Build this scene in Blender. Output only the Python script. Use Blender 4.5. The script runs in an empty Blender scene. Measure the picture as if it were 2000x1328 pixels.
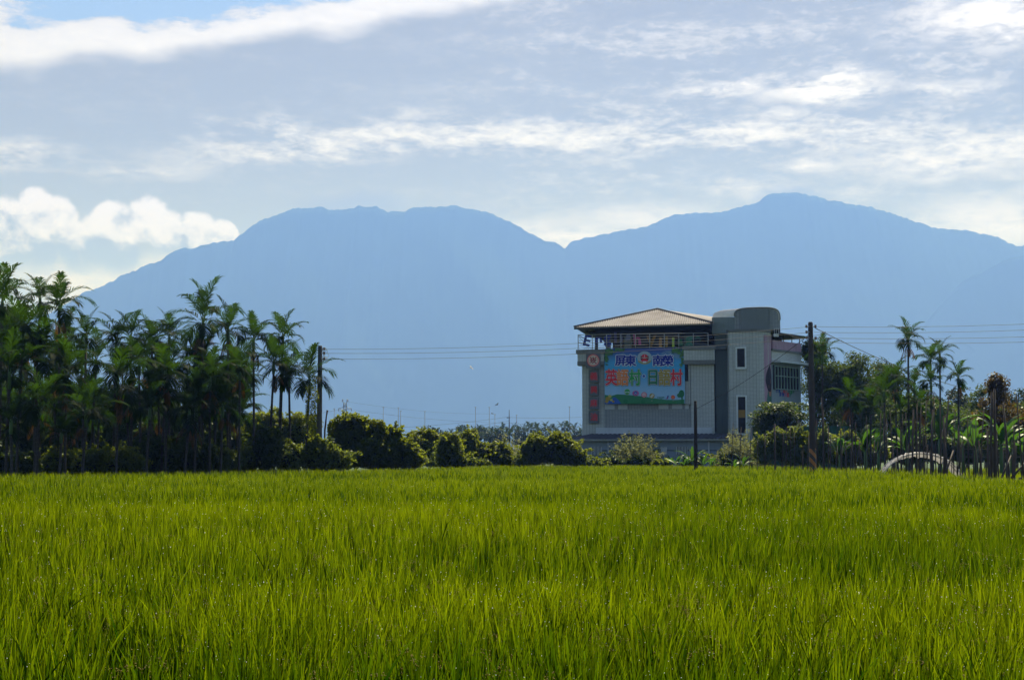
import bpy, bmesh, math, random
import numpy as np
from mathutils import Vector, Matrix
R = math.radians
sc = bpy.context.scene
COL = sc.collection

# ------------------------------------------------------------------ camera
EYE = 1.65                      # eye height over the paddy soil
F = 2778.0                      # focal length in photo pixels (50 mm on 36 mm)
PITCH = math.atan((888 - 664) / F)
cam_d = bpy.data.cameras.new('camera')
cam_d.lens = 50.0; cam_d.sensor_width = 36.0
cam_d.clip_start = 0.1; cam_d.clip_end = 60000
cam = bpy.data.objects.new('camera', cam_d); COL.objects.link(cam)
cam.location = (0, 0, EYE); cam.rotation_euler = (R(90) + PITCH, 0, 0)
sc.camera = cam

def at(px, py, Y):
    """world point at distance Y ahead seen at photo pixel px, py"""
    u = (px - 1000) / F; v = (664 - py) / F
    s = Y / (math.cos(PITCH) - v * math.sin(PITCH))
    return Vector((u * s, Y, EYE + s * (math.sin(PITCH) + v * math.cos(PITCH))))

# ------------------------------------------------------------------ exposure and renderer
sc.view_settings.view_transform = 'Standard'; sc.view_settings.look = 'None'
sc.view_settings.exposure = 0.80; sc.view_settings.gamma = 1.0
sc.render.engine = 'CYCLES'
cy = sc.cycles
cy.max_bounces = 6; cy.diffuse_bounces = 3; cy.glossy_bounces = 2
cy.transmission_bounces = 4; cy.transparent_max_bounces = 8; cy.volume_bounces = 0
cy.caustics_reflective = False; cy.caustics_refractive = False
cy.use_denoising = True
cy.sample_clamp_indirect = 4.0
try: cy.denoiser = 'OPENIMAGEDENOISE'
except Exception: pass

# ------------------------------------------------------------------ sun and sky
SUN_EL, SUN_AZ = R(54), R(18)       # ahead of the camera, a little to the right
sdir = Vector((math.sin(SUN_AZ) * math.cos(SUN_EL), math.cos(SUN_AZ) * math.cos(SUN_EL), math.sin(SUN_EL)))
sl = bpy.data.lights.new('sun', 'SUN'); sl.energy = 5.0; sl.angle = R(0.5); sl.color = (1.0, 0.96, 0.90)
so = bpy.data.objects.new('sun', sl); COL.objects.link(so)
so.rotation_euler = sdir.to_track_quat('Z', 'Y').to_euler(); so.location = (40, 60, 80)

class V_:
    """a number inside a node tree, with arithmetic"""
    tree = None
    def __init__(s, sock): s.s = sock
    @staticmethod
    def m(op, *a, clamp=False):
        n = V_.tree.nodes.new('ShaderNodeMath'); n.operation = op; n.use_clamp = clamp
        for i, x in enumerate(a):
            if isinstance(x, V_): V_.tree.links.new(x.s, n.inputs[i])
            else: n.inputs[i].default_value = float(x)
        return V_(n.outputs[0])
    def __add__(s, o): return V_.m('ADD', s, o)
    __radd__ = __add__
    def __sub__(s, o): return V_.m('SUBTRACT', s, o)
    def __rsub__(s, o): return V_.m('SUBTRACT', o, s)
    def __mul__(s, o): return V_.m('MULTIPLY', s, o)
    __rmul__ = __mul__
    def __truediv__(s, o): return V_.m('DIVIDE', s, o)
def vmax(*a):
    r = a[0]
    for b in a[1:]: r = V_.m('MAXIMUM', r, b)
    return r
def sstep(x, a, b):
    n = V_.tree.nodes.new('ShaderNodeMapRange'); n.interpolation_type = 'SMOOTHSTEP'
    V_.tree.links.new(x.s, n.inputs['Value'])
    n.inputs['From Min'].default_value = a; n.inputs['From Max'].default_value = b
    return V_(n.outputs['Result'])
def noise3(x, y, z=0.0, scale=1.0, detail=4, rough=0.55, dist=0.0):
    c = V_.tree.nodes.new('ShaderNodeCombineXYZ')
    for i, q in enumerate((x, y, z)):
        if isinstance(q, V_): V_.tree.links.new(q.s, c.inputs[i])
        else: c.inputs[i].default_value = q
    n = V_.tree.nodes.new('ShaderNodeTexNoise')
    n.inputs['Scale'].default_value = scale; n.inputs['Detail'].default_value = detail
    n.inputs['Roughness'].default_value = rough; n.inputs['Distortion'].default_value = dist
    V_.tree.links.new(c.outputs[0], n.inputs['Vector'])
    return V_(n.outputs['Fac'])
def cmix(f, a, b, mode='MIX'):
    n = V_.tree.nodes.new('ShaderNodeMix'); n.data_type = 'RGBA'; n.blend_type = mode
    for sock, q in ((n.inputs[0], f), (n.inputs[6], a), (n.inputs[7], b)):
        if isinstance(q, V_): V_.tree.links.new(q.s, sock)
        elif hasattr(q, 'is_linked'): V_.tree.links.new(q, sock)
        elif isinstance(q, (int, float)): sock.default_value = q
        else: sock.default_value = (*q, 1)
    return n.outputs[2]

def build_world():
    w = bpy.data.worlds.new('World'); sc.world = w; w.use_nodes = True
    t = w.node_tree; V_.tree = t
    for n in list(t.nodes): t.nodes.remove(n)
    out = t.nodes.new('ShaderNodeOutputWorld'); bg = t.nodes.new('ShaderNodeBackground')
    t.links.new(bg.outputs[0], out.inputs[0])
    sky = t.nodes.new('ShaderNodeTexSky'); sky.sky_type = 'NISHITA'; sky.sun_disc = False
    sky.sun_elevation = SUN_EL; sky.sun_rotation = SUN_AZ
    sky.air_density = 1.0; sky.dust_density = 0.4; sky.ozone_density = 1.5
    tc = t.nodes.new('ShaderNodeTexCoord'); sp = t.nodes.new('ShaderNodeSeparateXYZ')
    t.links.new(tc.outputs['Generated'], sp.inputs[0])
    x, y, z = (V_(o) for o in sp.outputs)
    U = V_.m('ARCTAN2', x, y) * 28.6 + 10.0         # 1 unit = 2 degrees of azimuth
    V = V_.m('ARCSINE', z) * 28.2                   # 1 unit = 2 degrees of elevation
    # slow warp so that no edge is straight
    wv = noise3(U, V, 3.1, 0.35, 2) - 0.5
    wf = noise3(U * 0.6, V * 1.6, 9.7, 1.1, 3, 0.6) - 0.5
    Vw = V + wv * 0.9 + wf * 0.5
    Uw = U + wv * 1.2
    streak = noise3(U * 0.42, V * 1.9, 1.3, 1.0, 7, 0.66, 0.3)
    fine = noise3(U * 1.3, V * 3.2, 5.3, 1.9, 5, 0.66, 0.3)
    tex = streak * 0.6 + fine * 0.4
    def vec(a, b):
        n = t.nodes.new('ShaderNodeCombineXYZ'); t.links.new(a.s, n.inputs[0]); t.links.new(b.s, n.inputs[1]); return n.outputs[0]
    def ball(v, cu, cv, ru, rv):
        m = t.nodes.new('ShaderNodeMapping'); m.vector_type = 'TEXTURE'; t.links.new(v, m.inputs[0])
        m.inputs['Location'].default_value = (cu, cv, 0); m.inputs['Scale'].default_value = (ru, rv, 1)
        g = t.nodes.new('ShaderNodeTexGradient'); g.gradient_type = 'SPHERICAL'; t.links.new(m.outputs[0], g.inputs[0])
        return V_(g.outputs['Fac'])
    warped = vec(Uw, Vw); plain = vec(U, V)
    def blob(cu, cv, ru, rv, k=1.0):
        g = ball(warped, cu, cv, ru, rv)
        return g if k == 1.0 else g * k
    # long bright edge of the upper deck, falling to the left
    tA = Vw - (U * 0.178 + 7.05)
    edgeA = sstep(tA, -0.15, 0.30)
    dH = (Uw - 3.9) / 3.0
    hole = sstep(V_.m('MINIMUM', (tA - 0.48) * 1.5, 0.62) - dH * dH * 0.32 + (tex - 0.5) * 1.7, -0.08, 0.30)
    A = edgeA * (0.42 + tex * 0.85)
    # the middle band
    dU = U - 11.8
    tB = Vw - (6.36 - dU * dU * 0.0085)
    tB = V_.m('ABSOLUTE', tB)
    B = (1.0 - sstep(tB, 0.14, 0.75)) * sstep(U, 1.0, 6.0) * sstep(tex + (0.3 - tB) * 0.20, 0.42, 0.68)
    # patches
    P = vmax(blob(16.2, 6.95, 1.6, 0.42, 1.6), blob(14.6, 7.15, 1.8, 0.22, 1.0), blob(19.6, 8.2, 2.6, 0.75, 1.3), blob(17.9, 7.9, 1.2, 0.5, .6),
             blob(18.7, 6.9, 1.7, 0.30, 0.8), blob(0.3, 5.6, 1.8, 0.42, 1.0), blob(2.6, 5.45, 1.6, .3, .6), blob(18.5, 5.6, 2.6, .55, .9),
             blob(14.6, 5.3, 1.6, .4, .7), blob(16.0, 5.6, 1.3, .25, .8)) * sstep(tex, 0.36, 0.62) * 1.4
    G = vmax(blob(10.9, 4.2, 2.2, 0.65, 1.25), blob(19.6, 4.3, 2.8, 0.8, 1.15), blob(2.4, 3.35, 3.4, 0.7, 1.6), blob(12.4, 4.6, 2.0, .5, .9)) * sstep(tex, 0.30, 0.60)
    S = sstep(tex, 0.48, 0.68) * (sstep(U, 7.5, 13.0) * 0.42 + 0.10) * sstep(V, 3.0, 5.0)
    bright = V_.m('MINIMUM', vmax(A, B, P, G, S), 1.15)
    # cumulus bank on the left, low over the ridge
    cn = noise3(U, V, 2.2, 1.7, 6, 0.6) - 0.5
    cb = None
    for cu, cv, r in ((0.15, 4.30, .62), (0.70, 4.55, .52), (1.05, 4.50, .48), (1.5, 3.95, .55), (2.15, 4.35, .58), (2.75, 4.48, .55),
                      (3.1, 4.30, .5), (3.7, 4.25, .52), (4.15, 4.18, .42), (0.4, 3.75, .9), (1.9, 3.75, .9), (-1.4, 4.2, 1.1)):
        g = ball(plain, cu, cv, r, r)
        cb = g if cb is None else vmax(cb, g)
    f0 = cb + cn * 0.85 - 0.07
    cmask = sstep(f0, -0.02, 0.24)
    base_fade = sstep(V + cn * .6, 3.25, 3.75)
    cmask = cmask * (base_fade * 0.85 + 0.15) * sstep(cb, 0.0, 0.08)
    lump = noise3(U * .8, V, 6.6, 1.5, 6, 0.62) - 0.5
    body = sstep(lump * 2.6 + cn * 1.2 + (V - 4.02) * 0.8, -0.22, 0.40)
    cl = body * 0.95
    # colours: thin deck, white edge, blue gaps -- all multiples of daylight
    deck_hi, deck_lo = (2.88, 2.88, 2.49), (3.51, 3.60, 3.28)
    deckc = cmix(sstep(V, 3.6, 6.6), deck_lo, deck_hi)
    deckc = cmix(sstep(tex, 0.36, 0.68) * 0.5 * sstep(U, 2.0, 13.0), deckc, (4.84, 4.76, 4.68))
    c = cmix(hole * 0.9, deckc, (2.10, 3.87, 8.87))
    hb = bright * (1.0 - hole * 0.9)
    c = cmix(V_.m('MINIMUM', hb, 1.0), c, cmix(sstep(V, 4.2, 6.6), (8.23, 7.90, 11.69), (9.03, 8.87, 10.97)))
    cc = cmix(cl, (2.9, 3.0, 3.9), (8.7, 8.6, 15.5))
    c = cmix(cmask, c, cc)
    # thin caps of cloud resting on the two summits
    cap = vmax(sstep(ball(warped, 6.75, 4.72, 1.5, .52), 0.05, .6), sstep(ball(warped, 15.6, 4.98, 1.0, .30), 0.05, .6), sstep(ball(warped, 9.0, 4.9, 1.6, .18), 0.05, .7) * .4)
    c = cmix(cap * (0.35 + tex * .7), c, (2.42, 2.50, 3.55))
    # the overcast sheet lies ahead; elsewhere it thins to plain sky
    ahead = sstep(y, 0.25, 0.8) * (1.0 - sstep(V, 10.5, 15.0)) * sstep(V, -2.0, 0.0)
    c = cmix(ahead, sky.outputs[0], c)
    w.cycles.sampling_method = 'MANUAL'; w.cycles.sample_map_resolution = 512
    t.links.new(c, bg.inputs['Color']); bg.inputs['Strength'].default_value = 0.062
build_world()

# ------------------------------------------------------------------ small library
MATS = {}
def tree_of(name):
    m = bpy.data.materials.new(name); m.use_nodes = True
    V_.tree = m.node_tree
    return m, m.node_tree, m.node_tree.nodes['Principled BSDF']
def mat(name, col, rough=0.8, var=0.25, scale=3.0, metal=0.0, bump=0.0, spec=0.3, detail=5):
    if name in MATS: return MATS[name]
    m, t, b = tree_of(name)
    tc = t.nodes.new('ShaderNodeTexCoord'); n = t.nodes.new('ShaderNodeTexNoise')
    n.inputs['Scale'].default_value = scale; n.inputs['Detail'].default_value = detail
    t.links.new(tc.outputs['Object'], n.inputs['Vector'])
    c = cmix(V_(n.outputs['Fac']), [q * (1 - var) for q in col], [min(1, q * (1 + var)) for q in col])
    t.links.new(c, b.inputs['Base Color'])
    b.inputs['Roughness'].default_value = rough; b.inputs['Metallic'].default_value = metal
    b.inputs['Specular IOR Level'].default_value = spec
    if bump:
        bp = t.nodes.new('ShaderNodeBump'); bp.inputs['Strength'].default_value = bump; bp.inputs['Distance'].default_value = 0.02
        t.links.new(n.outputs['Fac'], bp.inputs['Height']); t.links.new(bp.outputs[0], b.inputs['Normal'])
    MATS[name] = m
    return m

def tag(o, label=None, cat=None, group=None, kind=None):
    if label: o['label'] = label
    if cat: o['category'] = cat
    if group: o['group'] = group
    if kind: o['kind'] = kind
    return o
def empty(name, loc, label=None, cat=None, group=None, rz=0.0):
    o = bpy.data.objects.new(name, None); COL.objects.link(o)
    o.location = loc; o.rotation_euler = (0, 0, rz); o.empty_display_size = 0.2
    return tag(o, label, cat, group)
def link_mesh(name, me, m=None, parent=None):
    o = bpy.data.objects.new(name, me); COL.objects.link(o)
    if m is not None:
        me.materials.clear()
        for q in (m if isinstance(m, (list, tuple)) else [m]): me.materials.append(q)
    if parent is not None: o.parent = parent
    return o
def copy_tree(o, parent=None):
    c = o.copy(); COL.objects.link(c)
    if parent is not None: c.parent = parent
    for ch in o.children: copy_tree(ch, c)
    return c
def mesh_np(name, verts, faces, smooth=False, attr=None, mi=None):
    """verts (n,3); faces (m,k) array, all with k corners; attr: per-vertex floats"""
    verts = np.asarray(verts, dtype=np.float32); faces = np.asarray(faces, dtype=np.int32)
    me = bpy.data.meshes.new(name)
    k = faces.shape[1]; m = len(faces)
    me.vertices.add(len(verts)); me.vertices.foreach_set('co', verts.ravel())
    me.loops.add(m * k); me.loops.foreach_set('vertex_index', faces.ravel())
    me.polygons.add(m); me.polygons.foreach_set('loop_start', np.arange(m, dtype=np.int32) * k)
    if smooth: me.polygons.foreach_set('use_smooth', np.ones(m, dtype=bool))
    if mi is not None: me.polygons.foreach_set('material_index', np.asarray(mi, dtype=np.int32))
    for an, av in (attr or {}).items():
        a = me.attributes.new(an, 'FLOAT', 'POINT'); a.data.foreach_set('value', np.asarray(av, dtype=np.float32))
    me.update(calc_edges=True)
    return me

class MB:
    """collects boxes, tubes and polygons into one mesh"""
    def __init__(s): s.v = []; s.f = []; s.mi = []; s.sm = []
    def add(s, vs, fs, mi=0, smooth=False):
        b = len(s.v); s.v += [tuple(q) for q in vs]
        for f in fs: s.f.append([b + i for i in f]); s.mi.append(mi); s.sm.append(smooth)
        return s
    def box(s, x0, x1, y0, y1, z0, z1, mi=0, M=None):
        vs = [Vector((x, y, z)) for z in (z0, z1) for y in (y0, y1) for x in (x0, x1)]
        if M is not None: vs = [M @ q for q in vs]
        return s.add(vs, [(0, 2, 3, 1), (4, 5, 7, 6), (0, 1, 5, 4), (2, 6, 7, 3), (0, 4, 6, 2), (1, 3, 7, 5)], mi)
    def prism(s, poly, z0, z1, mi=0, top=True):
        n = len(poly)
        vs = [(x, y, z0) for x, y in poly] + [(x, y, z1) for x, y in poly]
        fs = [(i, (i + 1) % n, n + (i + 1) % n, n + i) for i in range(n)]
        if top: fs += [tuple(range(n, 2 * n)), tuple(reversed(range(n)))]
        return s.add(vs, fs, mi)
    def tube(s, pts, rad, n=8, mi=0, smooth=True, cap=True):
        pts = [Vector(p) for p in pts]
        if not isinstance(rad, (list, tuple)): rad = [rad] * len(pts)
        vs = []; fs = []
        up0 = Vector((0, 0, 1)) if abs((pts[-1] - pts[0]).normalized().z) < 0.9 else Vector((1, 0, 0))
        for i, p in enumerate(pts):
            d = (pts[min(i + 1, len(pts) - 1)] - pts[max(i - 1, 0)]).normalized()
            a = d.cross(up0).normalized(); b = a.cross(d)
            for k in range(n):
                t = 2 * math.pi * k / n
                vs.append(p + (a * math.cos(t) + b * math.sin(t)) * rad[i])
        for i in range(len(pts) - 1):
            for k in range(n):
                fs.append((i * n + k, i * n + (k + 1) % n, (i + 1) * n + (k + 1) % n, (i + 1) * n + k))
        if cap: fs += [tuple(reversed(range(n))), tuple(range((len(pts) - 1) * n, len(pts) * n))]
        return s.add(vs, fs, mi, smooth)
    def build(s, name, m, parent=None, loc=None):
        me = bpy.data.meshes.new(name); me.from_pydata(s.v, [], s.f); me.update()
        o = link_mesh(name, me, m, parent)
        for p, mi, sm in zip(me.polygons, s.mi, s.sm): p.material_index = mi; p.use_smooth = sm
        if loc is not None: o.location = loc
        return o
# ------------------------------------------------------------------ ground and mountains
rng = np.random.default_rng(7)
def vnoise(x, y, seed=0):
    """smooth value noise"""
    x = np.asarray(x, float); y = np.asarray(y, float)
    xi = np.floor(x).astype(int); yi = np.floor(y).astype(int); fx = x - xi; fy = y - yi
    fx = fx * fx * (3 - 2 * fx); fy = fy * fy * (3 - 2 * fy)
    def h(a, b):
        n = (a * 374761393 + b * 668265263 + seed * 974711) & 0x7fffffff
        n = ((n ^ (n >> 13)) * 1274126177) & 0x7fffffff
        return ((n ^ (n >> 16)) & 0xffff) / 65535.0
    return (h(xi, yi) * (1 - fx) + h(xi + 1, yi) * fx) * (1 - fy) + (h(xi, yi + 1) * (1 - fx) + h(xi + 1, yi + 1) * fx) * fy
def fbm(x, y, o=5, seed=0, rough=0.5):
    r = 0.0; a = 1.0; s = 0.0
    for k in range(o):
        r = r + a * vnoise(x * 2 ** k, y * 2 ** k, seed + k * 17); s += a; a *= rough
    return r / s

m_ground = mat('soil_and_grass', (0.040, 0.072, 0.012), 0.95, 0.45, 0.15)
gv = [(-9000, -400, 0), (9000, -400, 0), (9000, 12000, 0), (-9000, 12000, 0)]
ground = link_mesh('ground', mesh_np('ground', gv, [(0, 1, 2, 3)]), m_ground)
tag(ground, 'flat dark soil plain under fields and trees', 'ground', kind='structure')

m_mount = mat('far_forest', (0.016, 0.028, 0.016), 1.0, 0.4, 0.004, spec=0.0)
RIDGE = [(-700, 640), (-400, 600), (-200, 640), (0, 630), (100, 612), (158, 575), (200, 558), (235, 540), (280, 520), (300, 515), (345, 488), (375, 484), (405, 476), (455, 470), (480, 452), (505, 434), (540, 420), (565, 410),
         (600, 406), (630, 404), (652, 412), (680, 408), (700, 402), (735, 404), (755, 414), (790, 414), (815, 402), (845, 405), (885, 400), (910, 406), (950, 414), (985, 428), (1010, 440), (1040, 458), (1065, 472),
         (1090, 477), (1103, 485), (1115, 474), (1140, 465), (1160, 463), (1200, 452), (1250, 445), (1270, 440), (1300, 424), (1320, 418), (1350, 416), (1400, 417), (1440, 405), (1475, 398), (1500, 380), (1530, 376), (1570, 377),
         (1610, 388), (1660, 400), (1700, 403), (1750, 420), (1800, 438), (1830, 446), (1870, 448), (1930, 459), (1960, 468), (1985, 481), (2000, 478), (2060, 462), (2200, 450), (2400, 470), (2700, 520)]
def mountain(name, prof, Yr, depth_front, depth_back, rough, label, seed, step=6.0):
    px = np.arange(prof[0][0], prof[-1][0], step)
    py = np.interp(px, [p[0] for p in prof], [p[1] for p in prof])
    py = py + (fbm(px / 24.0, px * 0 + 3.3, 4, seed, 0.6) - 0.5) * 6.5 + (vnoise(px / 5.5, px * 0 + 1, seed + 5) - 0.5) * 3.6
    P = np.array([at(a, b, Yr)[:] for a, b in zip(px, py)])
    T = np.concatenate([np.linspace(0, 1, 40), 1 + np.linspace(0.1, 1, 8)])
    n = len(px); rows = []
    for k, t in enumerate(T):
        if t <= 1:
            y = Yr - depth_front * (1 - t); e = t ** 1.15
        else:
            y = Yr + depth_back * (t - 1); e = 1 - (t - 1) ** 1.2
        z = P[:, 2] * e
        # spurs and gullies running down the face
        g = fbm(P[:, 0] / 520.0 + 0.25 * t, P[:, 0] * 0 + t * 1.3, 5, seed + 3, 0.55) - 0.5
        z = z + g * rough * math.sin(math.pi * min(t, 1.0)) * (P[:, 2] / 1300)
        g2 = fbm(P[:, 0] / 1300.0 + 0.9 * t, P[:, 0] * 0 + t * .7 + 5, 4, seed + 9, 0.5) - 0.5
        rows.append(np.stack([P[:, 0], y - g2 * 900 * math.sin(math.pi * min(t, 1.0)), np.maximum(z, 0) - 2.0 * (e <= 0)], 1))
    Vv = np.concatenate(rows); K = len(T)
    i = np.arange(K - 1)[:, None] * n + np.arange(n - 1)[None, :]
    i = i.ravel()
    Fc = np.stack([i, i + 1, i + n + 1, i + n], 1)
    o = link_mesh(name, mesh_np(name, Vv, Fc, True), m_mount)
    return tag(o, label, 'mountain', kind='structure')
mountain('mountain', RIDGE, 8000, 1000, 1500, 40, 'long blue forested mountain range across the horizon', 11, 4.0)
mountain('foothill', [(1700, 760), (1800, 640), (1850, 580), (1885, 545), (1930, 525), (1965, 506), (2000, 500), (2100, 480), (2250, 500), (2400, 560)], 7400, 900, 900, 200, 'nearer blue hill shoulder at the right edge of the range', 23)
# ------------------------------------------------------------------ leaf materials and plant builders
def leaf_mat(name, dark, light, trans, gloss=0.12, rough=0.4, tw=0.5, tip=None, low=0.55):
    """thin leaf: reflects a little, lets light through; 'tone' varies leaf by leaf"""
    m = bpy.data.materials.new(name); m.use_nodes = True; t = m.node_tree; V_.tree = t
    for n in list(t.nodes): t.nodes.remove(n)
    out = t.nodes.new('ShaderNodeOutputMaterial')
    at_ = t.nodes.new('ShaderNodeAttribute'); at_.attribute_name = 'tone'
    oi = t.nodes.new('ShaderNodeObjectInfo')
    tone = V_.m('ADD', V_(at_.outputs['Fac']) * 0.8, V_(oi.outputs['Random']) * 0.25, clamp=True)
    c = cmix(tone, dark, light); ct = cmix(tone, [q * low for q in trans], trans)
    if tip is not None:
        ta = t.nodes.new('ShaderNodeAttribute'); ta.attribute_name = 'along'
        f = sstep(V_(ta.outputs['Fac']), 0.42, 1.0) * 0.9
        c = cmix(f, c, cmix(tone, [q * .6 for q in tip[0]], tip[0])); ct = cmix(f, ct, cmix(tone, tip[1], tip[2]))
    d = t.nodes.new('ShaderNodeBsdfDiffuse'); tr = t.nodes.new('ShaderNodeBsdfTranslucent'); g = t.nodes.new('ShaderNodeBsdfGlossy')
    t.links.new(c, d.inputs['Color']); t.links.new(ct, tr.inputs['Color'])
    g.inputs['Roughness'].default_value = rough; g.inputs['Color'].default_value = (0.9, 0.95, 0.85, 1)
    m1 = t.nodes.new('ShaderNodeMixShader'); m1.inputs[0].default_value = tw
    t.links.new(d.outputs[0], m1.inputs[1]); t.links.new(tr.outputs[0], m1.inputs[2])
    m2 = t.nodes.new('ShaderNodeMixShader')
    fr = t.nodes.new('ShaderNodeLayerWeight'); fr.inputs['Blend'].default_value = 0.25
    gw = V_(fr.outputs['Fresnel']) * gloss + gloss * 0.25
    t.links.new(gw.s, m2.inputs[0]); t.links.new(m1.outputs[0], m2.inputs[1]); t.links.new(g.outputs[0], m2.inputs[2])
    t.links.new(m2.outputs[0], out.inputs['Surface'])
    return m
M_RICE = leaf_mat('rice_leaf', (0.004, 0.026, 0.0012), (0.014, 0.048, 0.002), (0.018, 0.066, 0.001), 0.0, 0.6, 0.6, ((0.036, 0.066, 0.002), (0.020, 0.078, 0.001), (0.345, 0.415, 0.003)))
M_PALM = leaf_mat('palm_leaf', (0.002, 0.007, 0.0015), (0.008, 0.021, 0.003), (0.042, 0.098, 0.003), 0.015, 0.5, 0.5)
M_DEAD = leaf_mat('dead_palm_leaf', (0.04, 0.022, 0.008), (0.12, 0.066, 0.018), (0.20, 0.10, 0.016), 0.02, 0.6, 0.45)
M_VINE = leaf_mat('vine_leaf', (0.014, 0.030, 0.005), (0.060, 0.090, 0.010), (0.40, 0.46, 0.020), 0.025, 0.45, 0.5)
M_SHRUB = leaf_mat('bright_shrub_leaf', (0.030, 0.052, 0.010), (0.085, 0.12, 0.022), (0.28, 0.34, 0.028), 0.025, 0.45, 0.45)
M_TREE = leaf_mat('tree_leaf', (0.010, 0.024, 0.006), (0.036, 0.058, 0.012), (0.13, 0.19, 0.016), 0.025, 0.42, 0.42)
M_OLIVE = leaf_mat('pale_olive_leaf', (0.13, 0.15, 0.065), (0.26, 0.28, 0.135), (0.40, 0.42, 0.14), 0.025, 0.45, 0.40)
M_GOLD = leaf_mat('golden_brown_leaf', (0.040, 0.030, 0.008), (0.11, 0.078, 0.016), (0.22, 0.145, 0.02), 0.025, 0.45, 0.40)
M_BANANA = leaf_mat('banana_leaf', (0.008, 0.024, 0.005), (0.026, 0.060, 0.010), (0.075, 0.18, 0.010), 0.025, 0.4, 0.5)
M_WEED = leaf_mat('weed_leaf', (0.040, 0.055, 0.010), (0.11, 0.115, 0.025), (0.24, 0.27, 0.03), 0.025, 0.5, 0.5)
M_FAR = leaf_mat('far_tree_leaf', (0.010, 0.022, 0.008), (0.022, 0.040, 0.012), (0.05, 0.08, 0.012), 0.03, 0.5, 0.35)
M_BARK = mat('bark', (0.085, 0.065, 0.045), 0.9, 0.4, 6.0)
M_CORE = mat('shade_core_fill', (0.006, 0.010, 0.004), 1.0, 0.4, 4.0, spec=0.0)  # near-black fill of the added blobs that darken bush interiors

def ring_bark():
    m, t, b = tree_of('ringed_palm_bark')
    tc = t.nodes.new('ShaderNodeTexCoord'); sp = t.nodes.new('ShaderNodeSeparateXYZ'); t.links.new(tc.outputs['Object'], sp.inputs[0])
    z = V_(sp.outputs[2]); s = V_.m('FRACT', z * 5.5)
    n = noise3(V_(sp.outputs[0]) * 4, V_(sp.outputs[1]) * 4, z, 3.0, 4)
    c = cmix(n, (0.014, 0.013, 0.010), (0.040, 0.036, 0.028)); c = cmix(sstep(s, 0.86, 0.95), c, (0.06, 0.057, 0.048))
    t.links.new(c, b.inputs['Base Color']); b.inputs['Roughness'].default_value = 0.85
    return m
M_PTRUNK = ring_bark()
M_SHAFT = mat('crownshaft_skin', (0.06, 0.12, 0.03), 0.45, 0.35, 3.0)

class Leaves:
    """gathers many small flat leaves (quads) with a tone each"""
    def __init__(s): s.V = []; s.F = []; s.T = []; s.A = []; s.n = 0
    def quads(s, Q, tone, along=None):
        """Q (n,4,3)"""
        n = len(Q); s.V.append(Q.reshape(-1, 3)); s.F.append(np.arange(n * 4).reshape(n, 4) + s.n); s.n += n * 4
        s.T.append(np.repeat(tone, 4)); s.A.append(np.zeros(n * 4) if along is None else along)
    def strips(s, C, W, tone):
        """C (n,k,3) centre lines, W (n,k,3) half-width vectors"""
        n, k, _ = C.shape
        P = np.stack([C - W, C + W], 2).reshape(n, k * 2, 3)
        i = np.arange(k - 1) * 2
        f = np.stack([i, i + 1, i + 3, i + 2], 1)
        s.V.append(P.reshape(-1, 3)); s.F.append((f[None] + (np.arange(n) * k * 2)[:, None, None]).reshape(-1, 4) + s.n); s.n += n * k * 2
        s.T.append(np.repeat(tone, k * 2)); s.A.append(np.tile(np.repeat(np.linspace(0, 1, k), 2), n))
    def cards(s, P, N, size, asp, rg, jit=0.8, tone=None):
        """rhombus leaves at P, facing roughly N"""
        n = len(P)
        N = N / (np.linalg.norm(N, axis=1, keepdims=True) + 1e-9) + rg.normal(0, jit, (n, 3)); N /= np.linalg.norm(N, axis=1, keepdims=True)
        a = np.cross(N, rg.normal(0, 1, (n, 3))); a /= np.linalg.norm(a, axis=1, keepdims=True); b = np.cross(N, a)
        L = (size * rg.uniform(0.6, 1.3, n))[:, None]
        fold = N * L * 0.12
        s.quads(np.stack([P - a * L * .5, P + b * L * asp * .5 + fold, P + a * L * .5, P - b * L * asp * .5 + fold], 1), rg.random(n) if tone is None else tone)
    def mesh(s, name, smooth=False):
        return mesh_np(name, np.concatenate(s.V), np.concatenate(s.F), smooth, {'tone': np.concatenate(s.T), 'along': np.concatenate(s.A)})

def unit_sphere(n, rg):
    v = rg.normal(0, 1, (n, 3)); return v / np.linalg.norm(v, axis=1, keepdims=True)
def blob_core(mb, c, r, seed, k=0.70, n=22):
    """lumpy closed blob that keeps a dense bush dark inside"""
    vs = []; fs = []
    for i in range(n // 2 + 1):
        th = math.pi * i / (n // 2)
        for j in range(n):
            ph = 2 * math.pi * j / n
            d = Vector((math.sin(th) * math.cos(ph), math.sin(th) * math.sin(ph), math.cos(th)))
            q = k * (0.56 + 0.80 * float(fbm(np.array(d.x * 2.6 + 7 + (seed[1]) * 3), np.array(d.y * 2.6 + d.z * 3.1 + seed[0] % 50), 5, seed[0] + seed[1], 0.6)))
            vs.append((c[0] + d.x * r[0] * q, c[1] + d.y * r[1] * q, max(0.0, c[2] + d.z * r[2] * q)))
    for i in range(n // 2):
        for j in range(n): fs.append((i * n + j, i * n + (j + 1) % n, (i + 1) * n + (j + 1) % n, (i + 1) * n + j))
    mb.add(vs, fs, 0, True)
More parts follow.
